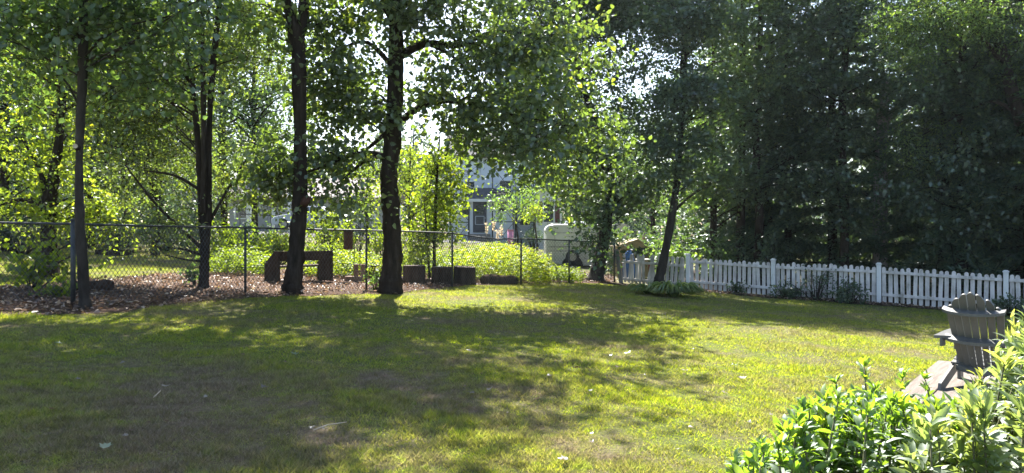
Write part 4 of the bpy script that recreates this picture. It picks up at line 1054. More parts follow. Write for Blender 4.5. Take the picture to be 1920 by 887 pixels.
def planter():
    Y_ = 29.5; x = P(215, 0, Y_).x; z = G(x, Y_)
    t = thing('planter_box', 'low brown planter box on the shaded lawn beyond the fence', 'planter', (x, Y_, z))
    mb = MB()
    for dx, dy, sx, sy in ((0, -.3, 1.2, .05), (0, .3, 1.2, .05), (-.575, 0, .05, .55), (.575, 0, .05, .55)): mb.box((dx, dy, .10), (sx, sy, .24), None, .005)
    mb.build('sides', M['old_wood'], t); MB().box((0, 0, .14), (1.08, .53, .05)).build('soil', M['soil'], t)
    shrub('potted_shrub', 'blue green shrub growing in the planter box on the lawn', 213, 29.5, .15, 1.35, .45, 16, 440, 'far', (.1, .06))
planter()

# hosta clump in front of the loose pickets
def strap_plant(name, label, x, y, n, ln, seed, mat, wid=.055, spread=1.0, cat='plant'):
    rs = np.random.default_rng(seed); base = Vector((x, y, G(x, y) - .01))
    t = thing(name, label, cat, base)
    V = []; Fc = []; ti = []
    for i in range(n):
        an = rs.uniform(0, 6.283); L_ = ln * rs.uniform(.6, 1.15); d = np.array([math.cos(an), math.sin(an)]); s = np.array([-d[1], d[0]])
        r0 = np.append(d * .08 * rs.random() * spread, 0); b = len(V); K = 5; up = rs.uniform(.7, 1.1); tt = rs.random()
        for k in range(K + 1):
            f = k / K; w = wid * math.sin(math.pi * min(.08 + f * .92, 1)) * rs.uniform(.9, 1.1)
            c = r0 + np.append(d * L_ * spread * (f * .75 + .1 * f * f), L_ * (up * f - .95 * up * f * f * f * .85))
            V.append(c + np.append(s * w / 2, .012)); V.append(c); V.append(c - np.append(s * w / 2, -.012)); ti += [tt] * 3
        for k in range(K):
            for j in (0, 1): Fc.append((b + k * 3 + j, b + k * 3 + j + 1, b + k * 3 + j + 4, b + k * 3 + j + 3))
    link('foliage', npmesh('foliage', np.array(V), np.array(Fc), np.array(ti)), t, L[mat])
    mb = MB()
    for k in range(3): mb.tube([(.02 * k, 0, 0), (.02 * k + .01, .01, ln * .35)], [.008, .004], 5)
    mb.build('stem', M['bark'], t)
    return t
x, y = hit(1262, 556); strap_plant('hosta', 'broad clump of arching strap leaves before the leaning trunk and pickets', x, y, 260, .85, 451, 'hosta', .065, 1.0)
x, y = hit(1215, 550); strap_plant('hosta', 'smaller brownish clump of strap leaves left of the broad clump', x, y, 130, .6, 452, 'hosta', .055, 1.1)
x, y = hit(1040, 526); strap_plant('hosta', 'low tuft of green leaves at the wire fence beside the camper', x, y + .3, 80, .5, 453, 'weed', .05, 1.0)
x, y = hit(1296, 552); strap_plant('hosta', 'tuft of pale blades right of the broad clump by the first post', x, y, 60, .5, 454, 'hosta', .04, 1.0)

# yellow green weeds beyond the fence: nobody could count them
def weeds():
    rs = np.random.default_rng(461); P0 = []; D0 = []; T0 = []; SS = []; EE = []
    def patch(px0, px1, y0, y1, n, h, t0):
        for i in range(n):
            Y_ = rs.uniform(y0, y1); px = rs.uniform(px0, px1); x_ = (px - CX) / F * Y_
            f = (px - px0) / (px1 - px0); hh = h * rs.uniform(.5, 1.1) * (.45 + .55 * math.sin(math.pi * min(max(f, .05), .95)) ** .5)
            g = G(x_, Y_); ln = rs.normal(size=2) * .12
            SS.append((x_, Y_, g)); EE.append((x_ + ln[0], Y_ + ln[1], g + hh))
            m = 13
            for k in range(m):
                tt = .15 + .88 * k / m
                P0.append((x_ + ln[0] * tt, Y_ + ln[1] * tt, g + hh * tt)); an = k * 2.4 + i
                D0.append((math.cos(an), math.sin(an), rs.uniform(-.3, .5))); T0.append(np.clip(t0 + rs.normal() * .2, 0, 1))
    patch(845, 1030, 22.6, 31, 1500, 1.15, .75)
    patch(560, 735, 21.5, 27, 700, .75, .7)
    patch(735, 860, 23.3, 29, 420, .95, .55)
    patch(390, 510, 20.5, 27, 500, .8, .45)
    patch(1000, 1090, 24.5, 28, 170, .5, .5)
    P0 = np.array(P0); n = len(P0); nn = rs.normal(size=(n, 3)) * .5; nn[:, 2] += .8; s = rs.uniform(.7, 1.3, n)
    me = leaf_mesh('undergrowth', P0, np.array(D0), nn, .13 * s, .045 * s, rs, np.array(T0))
    o = link('undergrowth', me, None, L['weed'])
    tag(o, 'tall yellow green weeds growing thickly beyond the wire fence', 'weeds', kind='stuff')
weeds()

def plumes():
    rs = np.random.default_rng(471)
    for i, (px, py) in enumerate([(912, 428), (926, 424), (940, 432), (933, 440)]):
        Y_ = 30.5 + i * .3; p = P(px, py, Y_); g = G(p.x, p.y)
        t = thing('plume_grass', 'pale feathery grass plume standing above the weeds before the house door', 'plant', (p.x, p.y, g), 0, 'feathery plumes above the weeds')
        MB().tube([(0, 0, -.05), (.02, 0, (p.z - g) * .6), (.0, 0, p.z - g)], .008, 5).build('stem', M['cut_wood'], t)
        n = 60; z = (p.z - g) + rs.uniform(-.25, .15, n); q = np.column_stack([rs.normal(size=n) * .02, rs.normal(size=n) * .02, z])
        d = rs.normal(size=(n, 3)) * .35; d[:, 2] += .8
        link('plume', leaf_mesh('plume', q, d, rs.normal(size=(n, 3)), .12, .03, rs), t, L['plume'])
plumes()

# ---------------------------------------------------------------- foreground shrubs, bottom right
def whorl_shrub(name, label, stems, seed, mat, ln, wd, whorls, group=None, stemmat='stem_green', side=.6, dens=10, up=.35):
    """stems: list of (base, tip). leaves in whorls down every stem, rosette at the tip"""
    rs = np.random.default_rng(seed); base = Vector(stems[0][0])
    t = thing(name, label, 'shrub', base, 0, group); mb = MB(); P0 = []; D0 = []; T0 = []; S0 = []
    for (a, b) in stems:
        a = Vector(a); b = Vector(b); mid = a.lerp(b, .5) + Vector(rs.normal(size=3)) * .04
        mb.tube([a - base, mid - base, b - base], [.009, .007, .0035], 6)
        H = (b - a).length; ax = (b - a).normalized(); tt0 = rs.random()
        nodes = max(3, int(H * whorls))
        for k in range(nodes + 1):
            f = .25 + .75 * k / nodes; p = a.lerp(b, f) if f > .5 else a.lerp(b, f)
            top = k >= nodes - 1; m = dens if top else int(dens * side)
            for j in range(m):
                an = j * 6.283 / m + k * 1.1 + rs.normal() * .25; el = rs.uniform(.55, 1.2) if top else rs.uniform(.0, .6)
                d = np.array([math.cos(an) * math.cos(el), math.sin(an) * math.cos(el), math.sin(el) + up * 0])
                d = d + np.array(ax) * .15
                P0.append(np.array(p) + rs.normal(size=3) * .006); D0.append(d); S0.append(rs.uniform(.65, 1.1) * (1 if not top else rs.uniform(.6, 1)))
                T0.append(np.clip(.30 * tt0 + .25 * rs.random() + (.42 if top else .1), 0, 1))
    mb.build('stem', M[stemmat], t)
    P0 = np.array(P0) - np.array(base); D0 = np.array(D0); n = len(P0)
    nn = rs.normal(size=(n, 3)) * .4; nn[:, 2] += 1; D0 = D0 + rs.normal(size=(n, 3)) * .22; cv = rs.uniform(.3, 2.4, (n, 1))
    # nine-point leaf blade, arched along the midrib
    K = n; d = norm(D0); s = norm(np.cross(d, nn)); nv = np.cross(s, d); sc = np.array(S0)[:, None]
    prof = [(0, .05, 0), (.3, .42, .035), (.6, .5, .03), (.85, .3, -.03), (1, .02, -.10)]
    rows = []
    for f, w, b in prof:
        c = P0 + d * ln * sc * f + nv * ln * sc * b * cv
        rows += [c + s * wd * sc * w + nv * wd * sc * .14 * w * 2, c, c - s * wd * sc * w + nv * wd * sc * .14 * w * 2]
    V = np.stack(rows, 1).reshape(-1, 3); fs = []
    for k in range(4):
        for j in (0, 1): fs.append((k * 3 + j, k * 3 + j + 1, k * 3 + j + 4, k * 3 + j + 3))
    Fc = (np.array(fs)[None] + (np.arange(K) * 15)[:, None, None]).reshape(-1, 4)
    link('foliage', npmesh('foliage', V, Fc, np.repeat(np.array(T0), 15), True), t, L[mat])
    return t

def sil(px, pts): return float(np.interp(px, [p[0] for p in pts], [p[1] for p in pts]))
def region_stems(rs, n, px0, px1, y0, y1, curve, jit, rad=.16):
    out = []
    for i in range(n):
        Y_ = rs.uniform(y0, y1); px = rs.uniform(px0, px1); py = sil(px, curve) + abs(rs.normal()) * jit
        tip = P(px, py, Y_); g = G(tip.x, tip.y); tip.z = max(tip.z, g + .2)
        out.append((Vector((tip.x + rs.normal() * rad, tip.y + rs.normal() * rad, max(g - .03, tip.z - .85))), tip))
    return out
rs = np.random.default_rng(481)
CV1 = [(1330, 905), (1400, 855), (1450, 832), (1500, 778), (1545, 742), (1600, 745), (1660, 752), (1720, 765), (1800, 760), (1920, 760)]
GA = 'leafy shrubs in the bottom right corner'
S1 = region_stems(rs, 52, 1370, 1520, 3.1, 4.2, CV1, 45)
whorl_shrub('azalea_shrub', 'low bright green broad leaved shrub spilling over the bottom edge of the lawn', S1, 482, 'azalea', .095, .031, 11, GA)
S2 = region_stems(rs, 64, 1500, 1680, 3.2, 4.6, CV1, 50)
S2 += [(P(1625, 790, 4.5), P(1620, 688, 4.5)), (P(1578, 800, 4.6), P(1568, 716, 4.6)), (P(1645, 800, 4.3), P(1640, 730, 4.3)), (P(1505, 840, 4.2), P(1503, 768, 4.2))]
whorl_shrub('azalea_shrub', 'broad leaved green shrub with tall upright shoots against the lawn', S2, 483, 'azalea', .095, .031, 11, GA)
S3 = region_stems(rs, 54, 1660, 1800, 3.4, 4.8, CV1, 45)
S3 += [(P(1697, 790, 4.7), P(1692, 708, 4.7)), (P(1738, 790, 4.8), P(1735, 712, 4.8))]
whorl_shrub('azalea_shrub', 'broad leaved green shrub just in front of the wooden platform', S3, 484, 'azalea', .095, .031, 11, GA)
CV2 = [(1730, 800), (1790, 765), (1830, 735), (1860, 715), (1885, 670), (1920, 630), (2000, 600), (2100, 600)]
S4 = region_stems(rs, 60, 1770, 2060, 3.3, 4.3, CV2, 60)
S4 += [(P(1900, 760, 4.2), P(1902, 618, 4.2)), (P(1880, 760, 4.2), P(1872, 680, 4.2)), (P(1850, 790, 4.3), P(1838, 712, 4.3)), (P(1935, 760, 4.0), P(1925, 600, 4.0))]
whorl_shrub('willow_shrub', 'tall pale shrub with narrow lance leaves partly hiding the grey chair', S4, 485, 'narrow', .12, .026, 17, GA, side=.6, dens=9)
S5 = region_stems(rs, 34, 1700, 1960, 2.9, 3.6, [(1700, 800), (1960, 740)], 60)
whorl_shrub('willow_shrub', 'lower pale shrub with narrow leaves in the bottom right corner', S5, 486, 'narrow', .13, .034, 14, GA, side=.6, dens=9)

# ================================================================== FAR HOUSES, VEHICLES, YARD THINGS
def house():
    Y0 = 53.0; g = .55
    t = thing('scaffolded_house', 'two storey pale blue house wrapped for new siding with a shingled entrance porch', 'house', (0, Y0, g))
    X = lambda px: (px - CX) / F * Y0
    x0, x1 = X(838), X(1004)
    Zt = 6.6
    # main block with window openings shown by frames proud of the wall
    w = MB(); w.box(((x0 + x1) / 2, 4.5, Zt / 2), (x1 - x0, 7.0, Zt)); w.build('wall', M['wrap'], t)
    r = MB(); xm = (x0 + x1) / 2
    r.add([(x0 - .35, .6, Zt), (x1 + .35, .6, Zt), (x1 + .35, 4.5, Zt + 2.2), (x0 - .35, 4.5, Zt + 2.2), (x1 + .35, 8.4, Zt), (x0 - .35, 8.4, Zt),
           (x0 - .35, .6, Zt + .15), (x1 + .35, .6, Zt + .15), (x1 + .35, 4.5, Zt + 2.38), (x0 - .35, 4.5, Zt + 2.38), (x1 + .35, 8.4, Zt + .15), (x0 - .35, 8.4, Zt + .15)],
          [(0, 1, 2, 3), (3, 2, 4, 5), (6, 7, 8, 9), (9, 8, 10, 11), (0, 1, 7, 6), (5, 4, 10, 11), (0, 3, 9, 6), (3, 5, 11, 9), (1, 2, 8, 7), (2, 4, 10, 8)])
    r.build('roof', M['shingle'], t)
    def window(px, py, wd, ht, y=.998, par=t, fm='white_paint'):
        z = P(0, py, Y0).z - g
        f = MB(); xc = X(px)
        for dx, dz, sx, sz in ((-wd / 2, 0, .08, ht + .08), (wd / 2, 0, .08, ht + .08), (0, ht / 2, wd - .085, .08), (0, -ht / 2, wd - .085, .08), (0, 0, wd - .085, .05)): f.box((xc + dx, y - .03, z + dz), (sx, .06, sz))
        fo = f.build('window', M[fm], par)
        MB().box((xc, y - .012, z), (wd - .085, .02, ht - .085)).build('pane', M['glass'], fo)
    window(868, 388, .75, 1.2); window(880, 350, .7, .9); window(948, 352, .9, 1.2); window(985, 352, .8, 1.1); window(985, 408, .8, 1.1)
    # entrance porch
    px0, px1 = X(884), X(962); zt = P(0, 378, Y0).z - g
    MB().box(((px0 + px1) / 2, -.1, (zt - .1) / 2), (px1 - px0, 2.19, zt + .1)).build('porch_wall', M['wrap'], t)
    ra = MB(); h = .95; a, b = px0 - .3, px1 + .35
    ra.add([(a, -1.5, zt + .05), (b, -1.5, zt + .05), (b, .99, zt + .05), (a, .99, zt + .05), (a + .55, -.4, zt + h), (b - 1.7, -.4, zt + h), (b - 1.7, .99, zt + h), (a + .55, .99, zt + h)],
           [(0, 1, 5, 4), (1, 2, 6, 5), (0, 4, 7, 3), (4, 5, 6, 7), (0, 3, 2, 1), (3, 7, 6, 2)])
    ra.build('porch_roof', M['shingle'], t)
    MB().box(((a + b) / 2, -1.53, zt + .02), (b - a, .05, .2)).build('fascia', M['white_paint'], t)
    # door with panes
    dx = X(901); dz = P(0, 436, Y0).z - g; dh = 2.15
    d = MB().box((dx, -1.225, dz + dh / 2), (.95, .06, dh), None, .01).build('door', M['dark_door'], t)
    MB().box((dx, -1.262, dz + 1.55), (.56, .012, .62)).build('pane', M['glass'], d)
    fr = MB()
    for zz in (.55, 1.12): fr.box((dx, -1.268, dz + zz), (.62, .02, .04))
    for xx in (-.3, .3): fr.box((dx + xx, -1.268, dz + .835), (.04, .02, .53))
    fr.build('door_moulding', M['siding'], d)
    MB().box((dx + .38, -1.27, dz + 1.0), (.04, .05, .12)).build('handle', M['rim'], d)
    window(942, 388, .62, .8, -1.197)
    # dark lettering-like marks printed on the wrap
    ink = MB(); rs = np.random.default_rng(9)
    for (cx, cy, y_) in ((921, 387, -1.2), (876, 363, .995)):
        z = P(0, cy, Y0).z - g
        for k in range(5):
            xx = X(cx) - .32 + .15 * k
            ink.tube([(xx, y_ - .004, z), (xx + .05, y_ - .004, z + .07 * (k % 2 + .4)), (xx + .1, y_ - .004, z - .03), (xx + .07, y_ - .004, z - .08)], .018, 4)
    ink.build('print', M['ink'], t)
    # steps
    st = MB()
    for k in range(3): st.box((dx, -1.55 - .3 * k, (dz - .18 * k) / 2 - .1), (1.5, .3, max(dz - .18 * k, .1) + .0))
    st.build('steps', M['stone'], t)
    # right gabled wing
    wx0, wx1 = X(1002), X(1052); wz = P(0, 372, Y0).z - g
    xm = (wx0 + wx1) / 2
    MB().prism([(wx0, 0), (wx1, 0), (wx1, wz), (xm, wz + .95), (wx0, wz)], -.5, 6).build('wing', M['white_paint'], t)
    ro = MB()
    for s in (-1, 1):
        e = wx0 - .2 if s < 0 else wx1 + .2
        ro.add([(e, -.8, wz - .19), (xm, -.8, wz + 1.0), (xm, 6, wz + 1.0), (e, 6, wz - .19), (e, -.8, wz - .05), (xm, -.8, wz + 1.14), (xm, 6, wz + 1.14), (e, 6, wz - .05)],
               [(0, 1, 2, 3), (4, 5, 6, 7), (0, 1, 5, 4), (2, 3, 7, 6), (0, 3, 7, 4)])
    ro.build('wing_roof', M['white_paint'], t)
    window(1028, 398, .75, 1.5, -.502)
    for dx in (-.62, .62): MB().box((X(1028) + dx, -.53, P(0, 398, Y0).z - g), (.34, .04, 1.5), None, .008).build('shutter', M['red_shutter'], t)
    # scaffold
    s = thing('scaffold', 'thin dark tube scaffold standing along the pale house front', 'scaffold', (0, Y0, g))
    for (pa, pb) in ((846, 880), (925, 962), (966, 1000)):
        m = MB(); xa, xb = X(pa), X(pb)
        yy = -.2 if pa < 900 else -1.9 if pa < 964 else -.2
        for xx in (xa, xb):
            for dy in (0, -.9): m.tube([(xx, yy + dy, -.05), (xx, yy + dy, 5.6)], .035, 6)
        for zz in (1.9, 3.8, 5.5):
            for dy in (0, -.9): m.tube([(xa, yy + dy, zz), (xb, yy + dy, zz)], .028, 6)
        for zz in (0.1, 2.0, 3.9):
            m.tube([(xa, yy - .9, zz), (xb, yy - .9, zz + 1.7)], .02, 6); m.tube([(xb, yy - .9, zz), (xa, yy - .9, zz + 1.7)], .02, 6)
        m.build('frame', M['galv'], s)
        MB().box(((xa + xb) / 2, yy - .45, 3.86), (xb - xa - .1, .8, .05)).build('plank', M['old_wood'], s)
house()

def long_house():
    Y0 = 60.0; X = lambda px: (px - CX) / F * Y0; g = .95
    t = thing('long_house', 'long low pale house with mauve grey roof behind the far driveway', 'house', (0, Y0, g))
    x0, x1 = X(430), X(728); zt = P(0, 372, Y0).z - g
    MB().box(((x0 + x1) / 2, 3.5, zt / 2), (x1 - x0, 7, zt)).build('wall', M['grey_wall'], t)
    zr = P(0, 332, Y0).z - g
    MB().prism([(-.5, zt - .12), (3.5, zr), (7.5, zt - .12), (7.5, zt + .05), (3.5, zr + .17), (-.5, zt + .05)], x0 - .4, x1 + .4, Matrix.Rotation(R(-90), 3, 'Z') @ Matrix.Scale(-1, 3, (0, 1, 0)) if False else Matrix(((0, 1, 0), (1, 0, 0), (0, 0, 1)))).build('roof', M['mauve_roof'], t)
    for px in (455, 575, 640, 690):
        z = P(0, 397, Y0).z - g
        f = MB(); xc = X(px)
        for dx, dz, sx, sz in ((-.6, 0, .1, 1.2), (.6, 0, .1, 1.2), (0, .55, 1.1, .1), (0, -.55, 1.1, .1)): f.box((xc + dx, -.04, z + dz), (sx, .08, sz))
        fo = f.build('window', M['white_paint'], t); MB().box((xc, -.012, z), (1.1, .02, 1.0)).build('pane', M['glass'], fo)
    # white canopy on two posts at the driveway
    c = thing('carport', 'white flat carport roof on white posts above the parked car', 'carport', (0, Y0 - 6, g))
    Yc = Y0 - 6; Xc = lambda px: (px - CX) / F * Yc; zc = P(0, 336, Yc).z - g
    MB().box(((Xc(518) + Xc(568)) / 2, 0, zc), (Xc(572) - Xc(514), 3.0, .22), None, .02).build('roof', M['white_paint'], c)
    for px in (477, 555):
        if px > 500: MB().box((Xc(px), -1.4, zc / 2), (.32, .3, zc - .22), None, .02).build('post', M['white_paint'], c)
    MB().box((Xc(524), -1.4, zc / 2), (.16, .16, zc - .22), None, .02).build('post', M['white_paint'], c)
    z = P(0, 385, Yc).z
    o = MB().box((0, 0, (z - g) / 2), (.3, .3, z - g), None, .02).box((0, 0, z - g + .04), (.42, .42, .08), None, .015).build('gate_post', M['white_paint'])
    o.location = (Xc(476), Yc - 1, g); tag(o, 'square white post left of the parked car', 'post')
    m = MB(); Yf = Yc - 3; Xf = lambda px: (px - CX) / F * Yf
    zz = P(0, 404, Yf).z
    m.tube([(Xf(450), Yf, zz + .1), (Xf(500), Yf, zz), (Xf(565), Yf, zz - .05)], .03, 6)
    for px in (450, 508, 565): m.tube([(Xf(px), Yf, g - .2), (Xf(px), Yf, zz + .08)], .03, 6)
    tag(m.build('hand_rail', M['iron']), 'thin dark hand rail in front of the parked car', 'rail')
long_house()

def car():
    Yc = 49.0; x = P(578, 0, Yc).x; zg = P(0, 430, Yc).z
    t = thing('parked_car', 'white car parked on the far driveway half hidden by the black trunk', 'car', (x, Yc, zg))
    # side profile, nose at -x
    bodyp = [(-2.15, .30), (-2.2, .62), (-2.0, .82), (-1.15, .98), (1.75, 1.02), (2.15, .92), (2.2, .45), (2.1, .28)]
    cab = [(-1.15, .95), (-.45, 1.46), (.95, 1.50), (1.75, 1.0)]
    def prof(poly, y0, y1, inset):
        n = len(poly); mb = MB(); rows = []
        cx = sum(p[0] for p in poly) / n; cz = sum(p[1] for p in poly) / n
        for yy, s in ((y0, 1 - inset), (y0 + .1, 1), (y1 - .1, 1), (y1, 1 - inset)): rows += [(cx + (px - cx) * s, yy, cz + (pz - cz) * s) for px, pz in poly]
        fs = [tuple(range(n)), tuple(reversed(range(3 * n, 4 * n)))]
        for k in range(3): fs += [(k * n + i, k * n + (i + 1) % n, (k + 1) * n + (i + 1) % n, (k + 1) * n + i) for i in range(n)]
        return mb.add(rows, fs)
    prof(bodyp, -.88, .88, .04).build('body', M['car_white'], t)
    prof(cab, -.76, .76, .06).build('cabin', M['car_white'], t)
    for yy in (-.772, .772):
        MB().add([(-.95, yy, 1.02), (-.38, yy, 1.38), (.25, yy, 1.41), (.25, yy, 1.03)], [(0, 1, 2, 3)]).build('side_window', M['glass'], t)
        MB().add([(.33, yy, 1.03), (.33, yy, 1.41), (.9, yy, 1.42), (1.45, yy, 1.04)], [(0, 1, 2, 3)]).build('side_window', M['glass'], t)
    MB().add([(-1.135, -.64, .985), (-1.135, .64, .985), (-.49, .6, 1.445), (-.49, -.6, 1.445)], [(0, 1, 2, 3)]).build('windscreen', M['glass'], t)
    for xx in (-1.35, 1.35):
        for yy in (-.80, .80):
            w = MB().tube([(xx, yy - .11, .33), (xx, yy + .11, .33)], .33, 20).build('wheel', M['rubber'], t)
            MB().tube([(xx, yy - .125 if yy < 0 else yy + .112, .33), (xx, yy - .112 if yy < 0 else yy + .125, .33)], .21, 16).build('rim', M['rim'], w)
    for yy in (-.66, .66): MB().box((-2.13, yy, .70), (.12, .3, .12), None, .03).build('headlight', M['rim'], t)
    for s in (-1, 1): MB().box((-.85, s * .93, 1.03), (.1, .14, .1), None, .02).build('wing_mirror', M['car_white'], t)
car()

def camper():
    Yc = 37.0; x0 = P(1021, 0, Yc).x; x1 = P(1172, 0, Yc).x; zg = G(2.5, Yc); zb = P(0, 497, Yc).z - zg; zt = P(0, 421, Yc).z - zg
    t = thing('camper_trailer', 'white camper trailer parked behind the end of the wire fence', 'trailer', ((x0 + x1) / 2, Yc, zg))
    hw = (x1 - x0) / 2; r = .32; pts = []
    for cx, cz, a0 in ((-hw + r, zt - r, 180), (hw - r, zt - r, 90)):
        for k in range(6): an = R(a0 - 18 * k); pts.append((cx + r * math.cos(an), cz + r * math.sin(an)))
    pts += [(hw, zb + .1), (hw - .1, zb), (-hw + .1, zb), (-hw, zb + .1)]
    mb = MB(); n = len(pts); rows = []
    for yy, s in ((-1.05, .97), (-.98, 1), (.98, 1), (1.05, .97)): rows += [(px * s, yy, (pz - 1) * s + 1) for px, pz in pts]
    fs = [tuple(range(n)), tuple(reversed(range(3 * n, 4 * n)))]
    for k in range(3): fs += [(k * n + i, k * n + (i + 1) % n, (k + 1) * n + (i + 1) % n, (k + 1) * n + i) for i in range(n)]
    mb.add(rows, fs).build('body', M['camper'], t)
    xw = P(1070, 0, Yc).x - (x0 + x1) / 2
    arch = [(xw + .52 * math.cos(R(a)), zb + .0 + .50 * math.sin(R(a))) for a in range(0, 181, 20)]
    MB().prism(arch, -1.075, -1.053).build('wheel_arch', M['rubber'], t)
    for s in (-1, 1):
        w = MB().tube([(xw, s * .96 - .11, .33), (xw, s * .96 + .11, .33)], .33, 20).build('wheel', M['rubber'], t)
        MB().tube([(xw, s * 1.075 - .006, .33), (xw, s * 1.075 + .006, .33)], .2, 16).build('rim', M['rim'], w)
    f = MB(); wx = .9; wz = 1.45
    for dx, dz, sx, sz in ((-.45, 0, .06, .66), (.45, 0, .06, .66), (0, .3, .84, .06), (0, -.3, .84, .06)): f.box((wx + dx, -1.07, wz + dz), (sx, .04, sz))
    fo = f.build('window', M['rim'], t); MB().box((wx, -1.06, wz), (.84, .02, .54)).build('pane', M['glass'], fo)
    sm = MB()
    for xx in (-hw + .45, -.35, 1.2): sm.box((xx, -1.058, (zb + zt) / 2), (.025, .014, zt - zb - .5))
    for zz in (zt - .42, .62): sm.box((0, -1.057, zz), (2 * hw - .4, .012, .03))
    sm.build('seam', M['rim'], t)
    MB().box((-.5, .0, zt + .08), (1.1, .8, .18), None, .07).build('roof_vent', M['camper'], t)
    dz = MB().box((1.65, -1.062, 1.15), (.62, .03, 1.55), None, .01).build('door', M['camper'], t)
    MB().box((1.42, -1.085, 1.1), (.05, .03, .12)).build('handle', M['rim'], dz)
    MB().box((0, -1.06, .82), (2 * hw - .35, .012, .06)).build('trim_stripe', M['rim'], t)
    MB().tube([(hw - .1, 0, zb + .1), (hw + .6, 0, zb + .05)], .04, 8).build('hitch', M['iron'], t)
    for xx in (hw - .3, -hw + .3): MB().tube([(xx, -.7, 0), (xx, -.7, zb + .03)], .03, 8).build('support_leg', M['iron'], t)
camper()

def yard():
    Yp = 31.0; x = P(1182, 0, Yp).x; zg = G(x, Yp); zt = P(0, 451, Yp).z - zg; ze = P(0, 466, Yp).z - zg; hw = .62
    t = thing('playhouse', 'tan plastic playhouse with gabled front behind the loose pickets', 'playhouse', (x, Yp, zg), R(6))
    MB().prism([(-hw, 0), (hw, 0), (hw, ze), (.15, zt), (-hw, ze + .08)], -.5, .6).build('wall', M['tan'], t)
    MB().box((-.32, -.515, ze * .6), (.5, .03, ze * .75), None, .01).build('door', M['tan_door'], t)
    MB().box((.28, -.512, ze * .85), (.42, .03, .42), None, .03).build('window', M['glass'], t)
    for s in (-1, 1):
        e = (-hw - .08, ze + .06) if s < 0 else (hw + .08, ze - .04)
        MB().add([(e[0], -.6, e[1]), (.15, -.6, zt + .02), (.15, .7, zt + .02), (e[0], .7, e[1]), (e[0], -.6, e[1] + .05), (.15, -.6, zt + .07), (.15, .7, zt + .07), (e[0], .7, e[1] + .05)],
                 [(0, 1, 2, 3), (4, 5, 6, 7), (0, 1, 5, 4), (3, 2, 6, 7), (0, 3, 7, 4), (1, 2, 6, 5)]).build('roof', M['tan'], t)
    # blue tarp bundle
    rs = np.random.default_rng(7); x, y = P(1179, 0, 28.6).x, 28.6
    bm = bmesh.new(); bmesh.ops.create_icosphere(bm, subdivisions=3, radius=1)
    for v in bm.verts: v.co = Vector((v.co.x * .5, v.co.y * .35, max(v.co.z, -.6) * .55)) * (1 + .07 * math.sin(9 * v.co.x + 7 * v.co.y) + .04 * rs.normal())
    me = bpy.data.meshes.new('tarp_bundle'); bm.to_mesh(me); bm.free()
    o = link('tarp_bundle', me, None, M['blue_tarp']); o.location = (x, y, G(x, y) + .33); o.scale = (.5, .6, 1.45)
    tag(o, 'blue tarp covered bundle just behind the loose pickets', 'tarp')
    # white plastic table
    x, y = P(1212, 0, 28.2).x, 28.2; t = thing('plastic_table', 'small white plastic table behind the loose pickets', 'table', (x, y, G(x, y)))
    MB().box((0, 0, .82), (.75, .5, .04), None, .012).build('top', M['white_paint'], t)
    for dx in (-.3, .3):
        for dy in (-.18, .18): MB().tube([(dx * 1.1, dy * 1.1, -.02), (dx, dy, .80)], .025, 8).build('leg', M['white_paint'], t)
    # red low play bench
    x, y = P(1226, 0, 33).x, 33; t = thing('red_toy_box', 'dull red wooden box with pale lid beyond the plastic table', 'box', (x, y, G(x, y)))
    MB().box((0, 0, .42), (1.9, .6, .88), None, .02).build('body', M['red_paint'], t); MB().box((0, 0, .89), (2.0, .68, .05), None, .012).build('lid', M['pink_wood'], t)
    # washing line
    t = thing('washing_line', 'washing line on a thin pole behind the red box', 'line', (0, 36, 0))
    xa, xb = P(1180, 0, 36).x, P(1330, 0, 36).x; z = P(0, 432, 36).z
    MB().tube([(xa, 0, G(xa, 36)), (xa, 0, z + .1)], .04, 8).build('pole', M['galv'], t); MB().tube([(xb, 0, G(xb, 36)), (xb, 0, z + .1)], .04, 8).build('pole', M['galv'], t)
    MB().tube([(xa, 0, z), ((xa + xb) / 2, 0, z - .06), (xb, 0, z)], .008, 5).build('cord', M['cable'], t)
    for i, (px, lab, mt) in enumerate([(1200, 'pale cloth hanging on the washing line', 'white_paint'), (1207, 'pinkish cloth hanging on the washing line', 'cloth')]):
        x = P(px, 0, 36).x; mb = MB(); K = 8; vs = []
        for off in (-.006, .006):
            for k in range(K + 1):
                f = k / K; d = .03 * math.sin(f * 9 + i) + off
                vs += [(x - .1 + .2 * f, 36 + d, z - .02), (x - .1 + .2 * f, 36 + d * 1.6, z - .55)]
        q = 2 * (K + 1); fs = [(2 * k, 2 * k + 2, 2 * k + 3, 2 * k + 1) for k in range(K)] + [(q + 2 * k, q + 2 * k + 1, q + 2 * k + 3, q + 2 * k + 2) for k in range(K)]
        fs += [(2 * k, q + 2 * k, q + 2 * k + 2, 2 * k + 2) for k in range(K)] + [(2 * k + 1, 2 * k + 3, q + 2 * k + 3, q + 2 * k + 1) for k in range(K)] + [(0, 1, q + 1, q), (2 * K, q + 2 * K, q + 2 * K + 1, 2 * K + 1)]
        tag(mb.add(vs, fs, True).build('cloth', M[mt]), lab, 'laundry')
    # pink tub near the house
    p = P(957, 436, 36); t = thing('plastic_tub', 'pink plastic tub by the house porch', 'tub', (p.x, p.y, G(p.x, p.y)))
    MB().tube([(0, 0, 0), (0, 0, p.z - t.location.z + .1)], [.11, .14], 14).build('body', M['pink_plastic'], t)
    MB().tube([(0, 0, p.z - t.location.z + .1), (0, 0, p.z - t.location.z + .14)], .155, 14).build('rim', M['pink_plastic'], t)
yard()

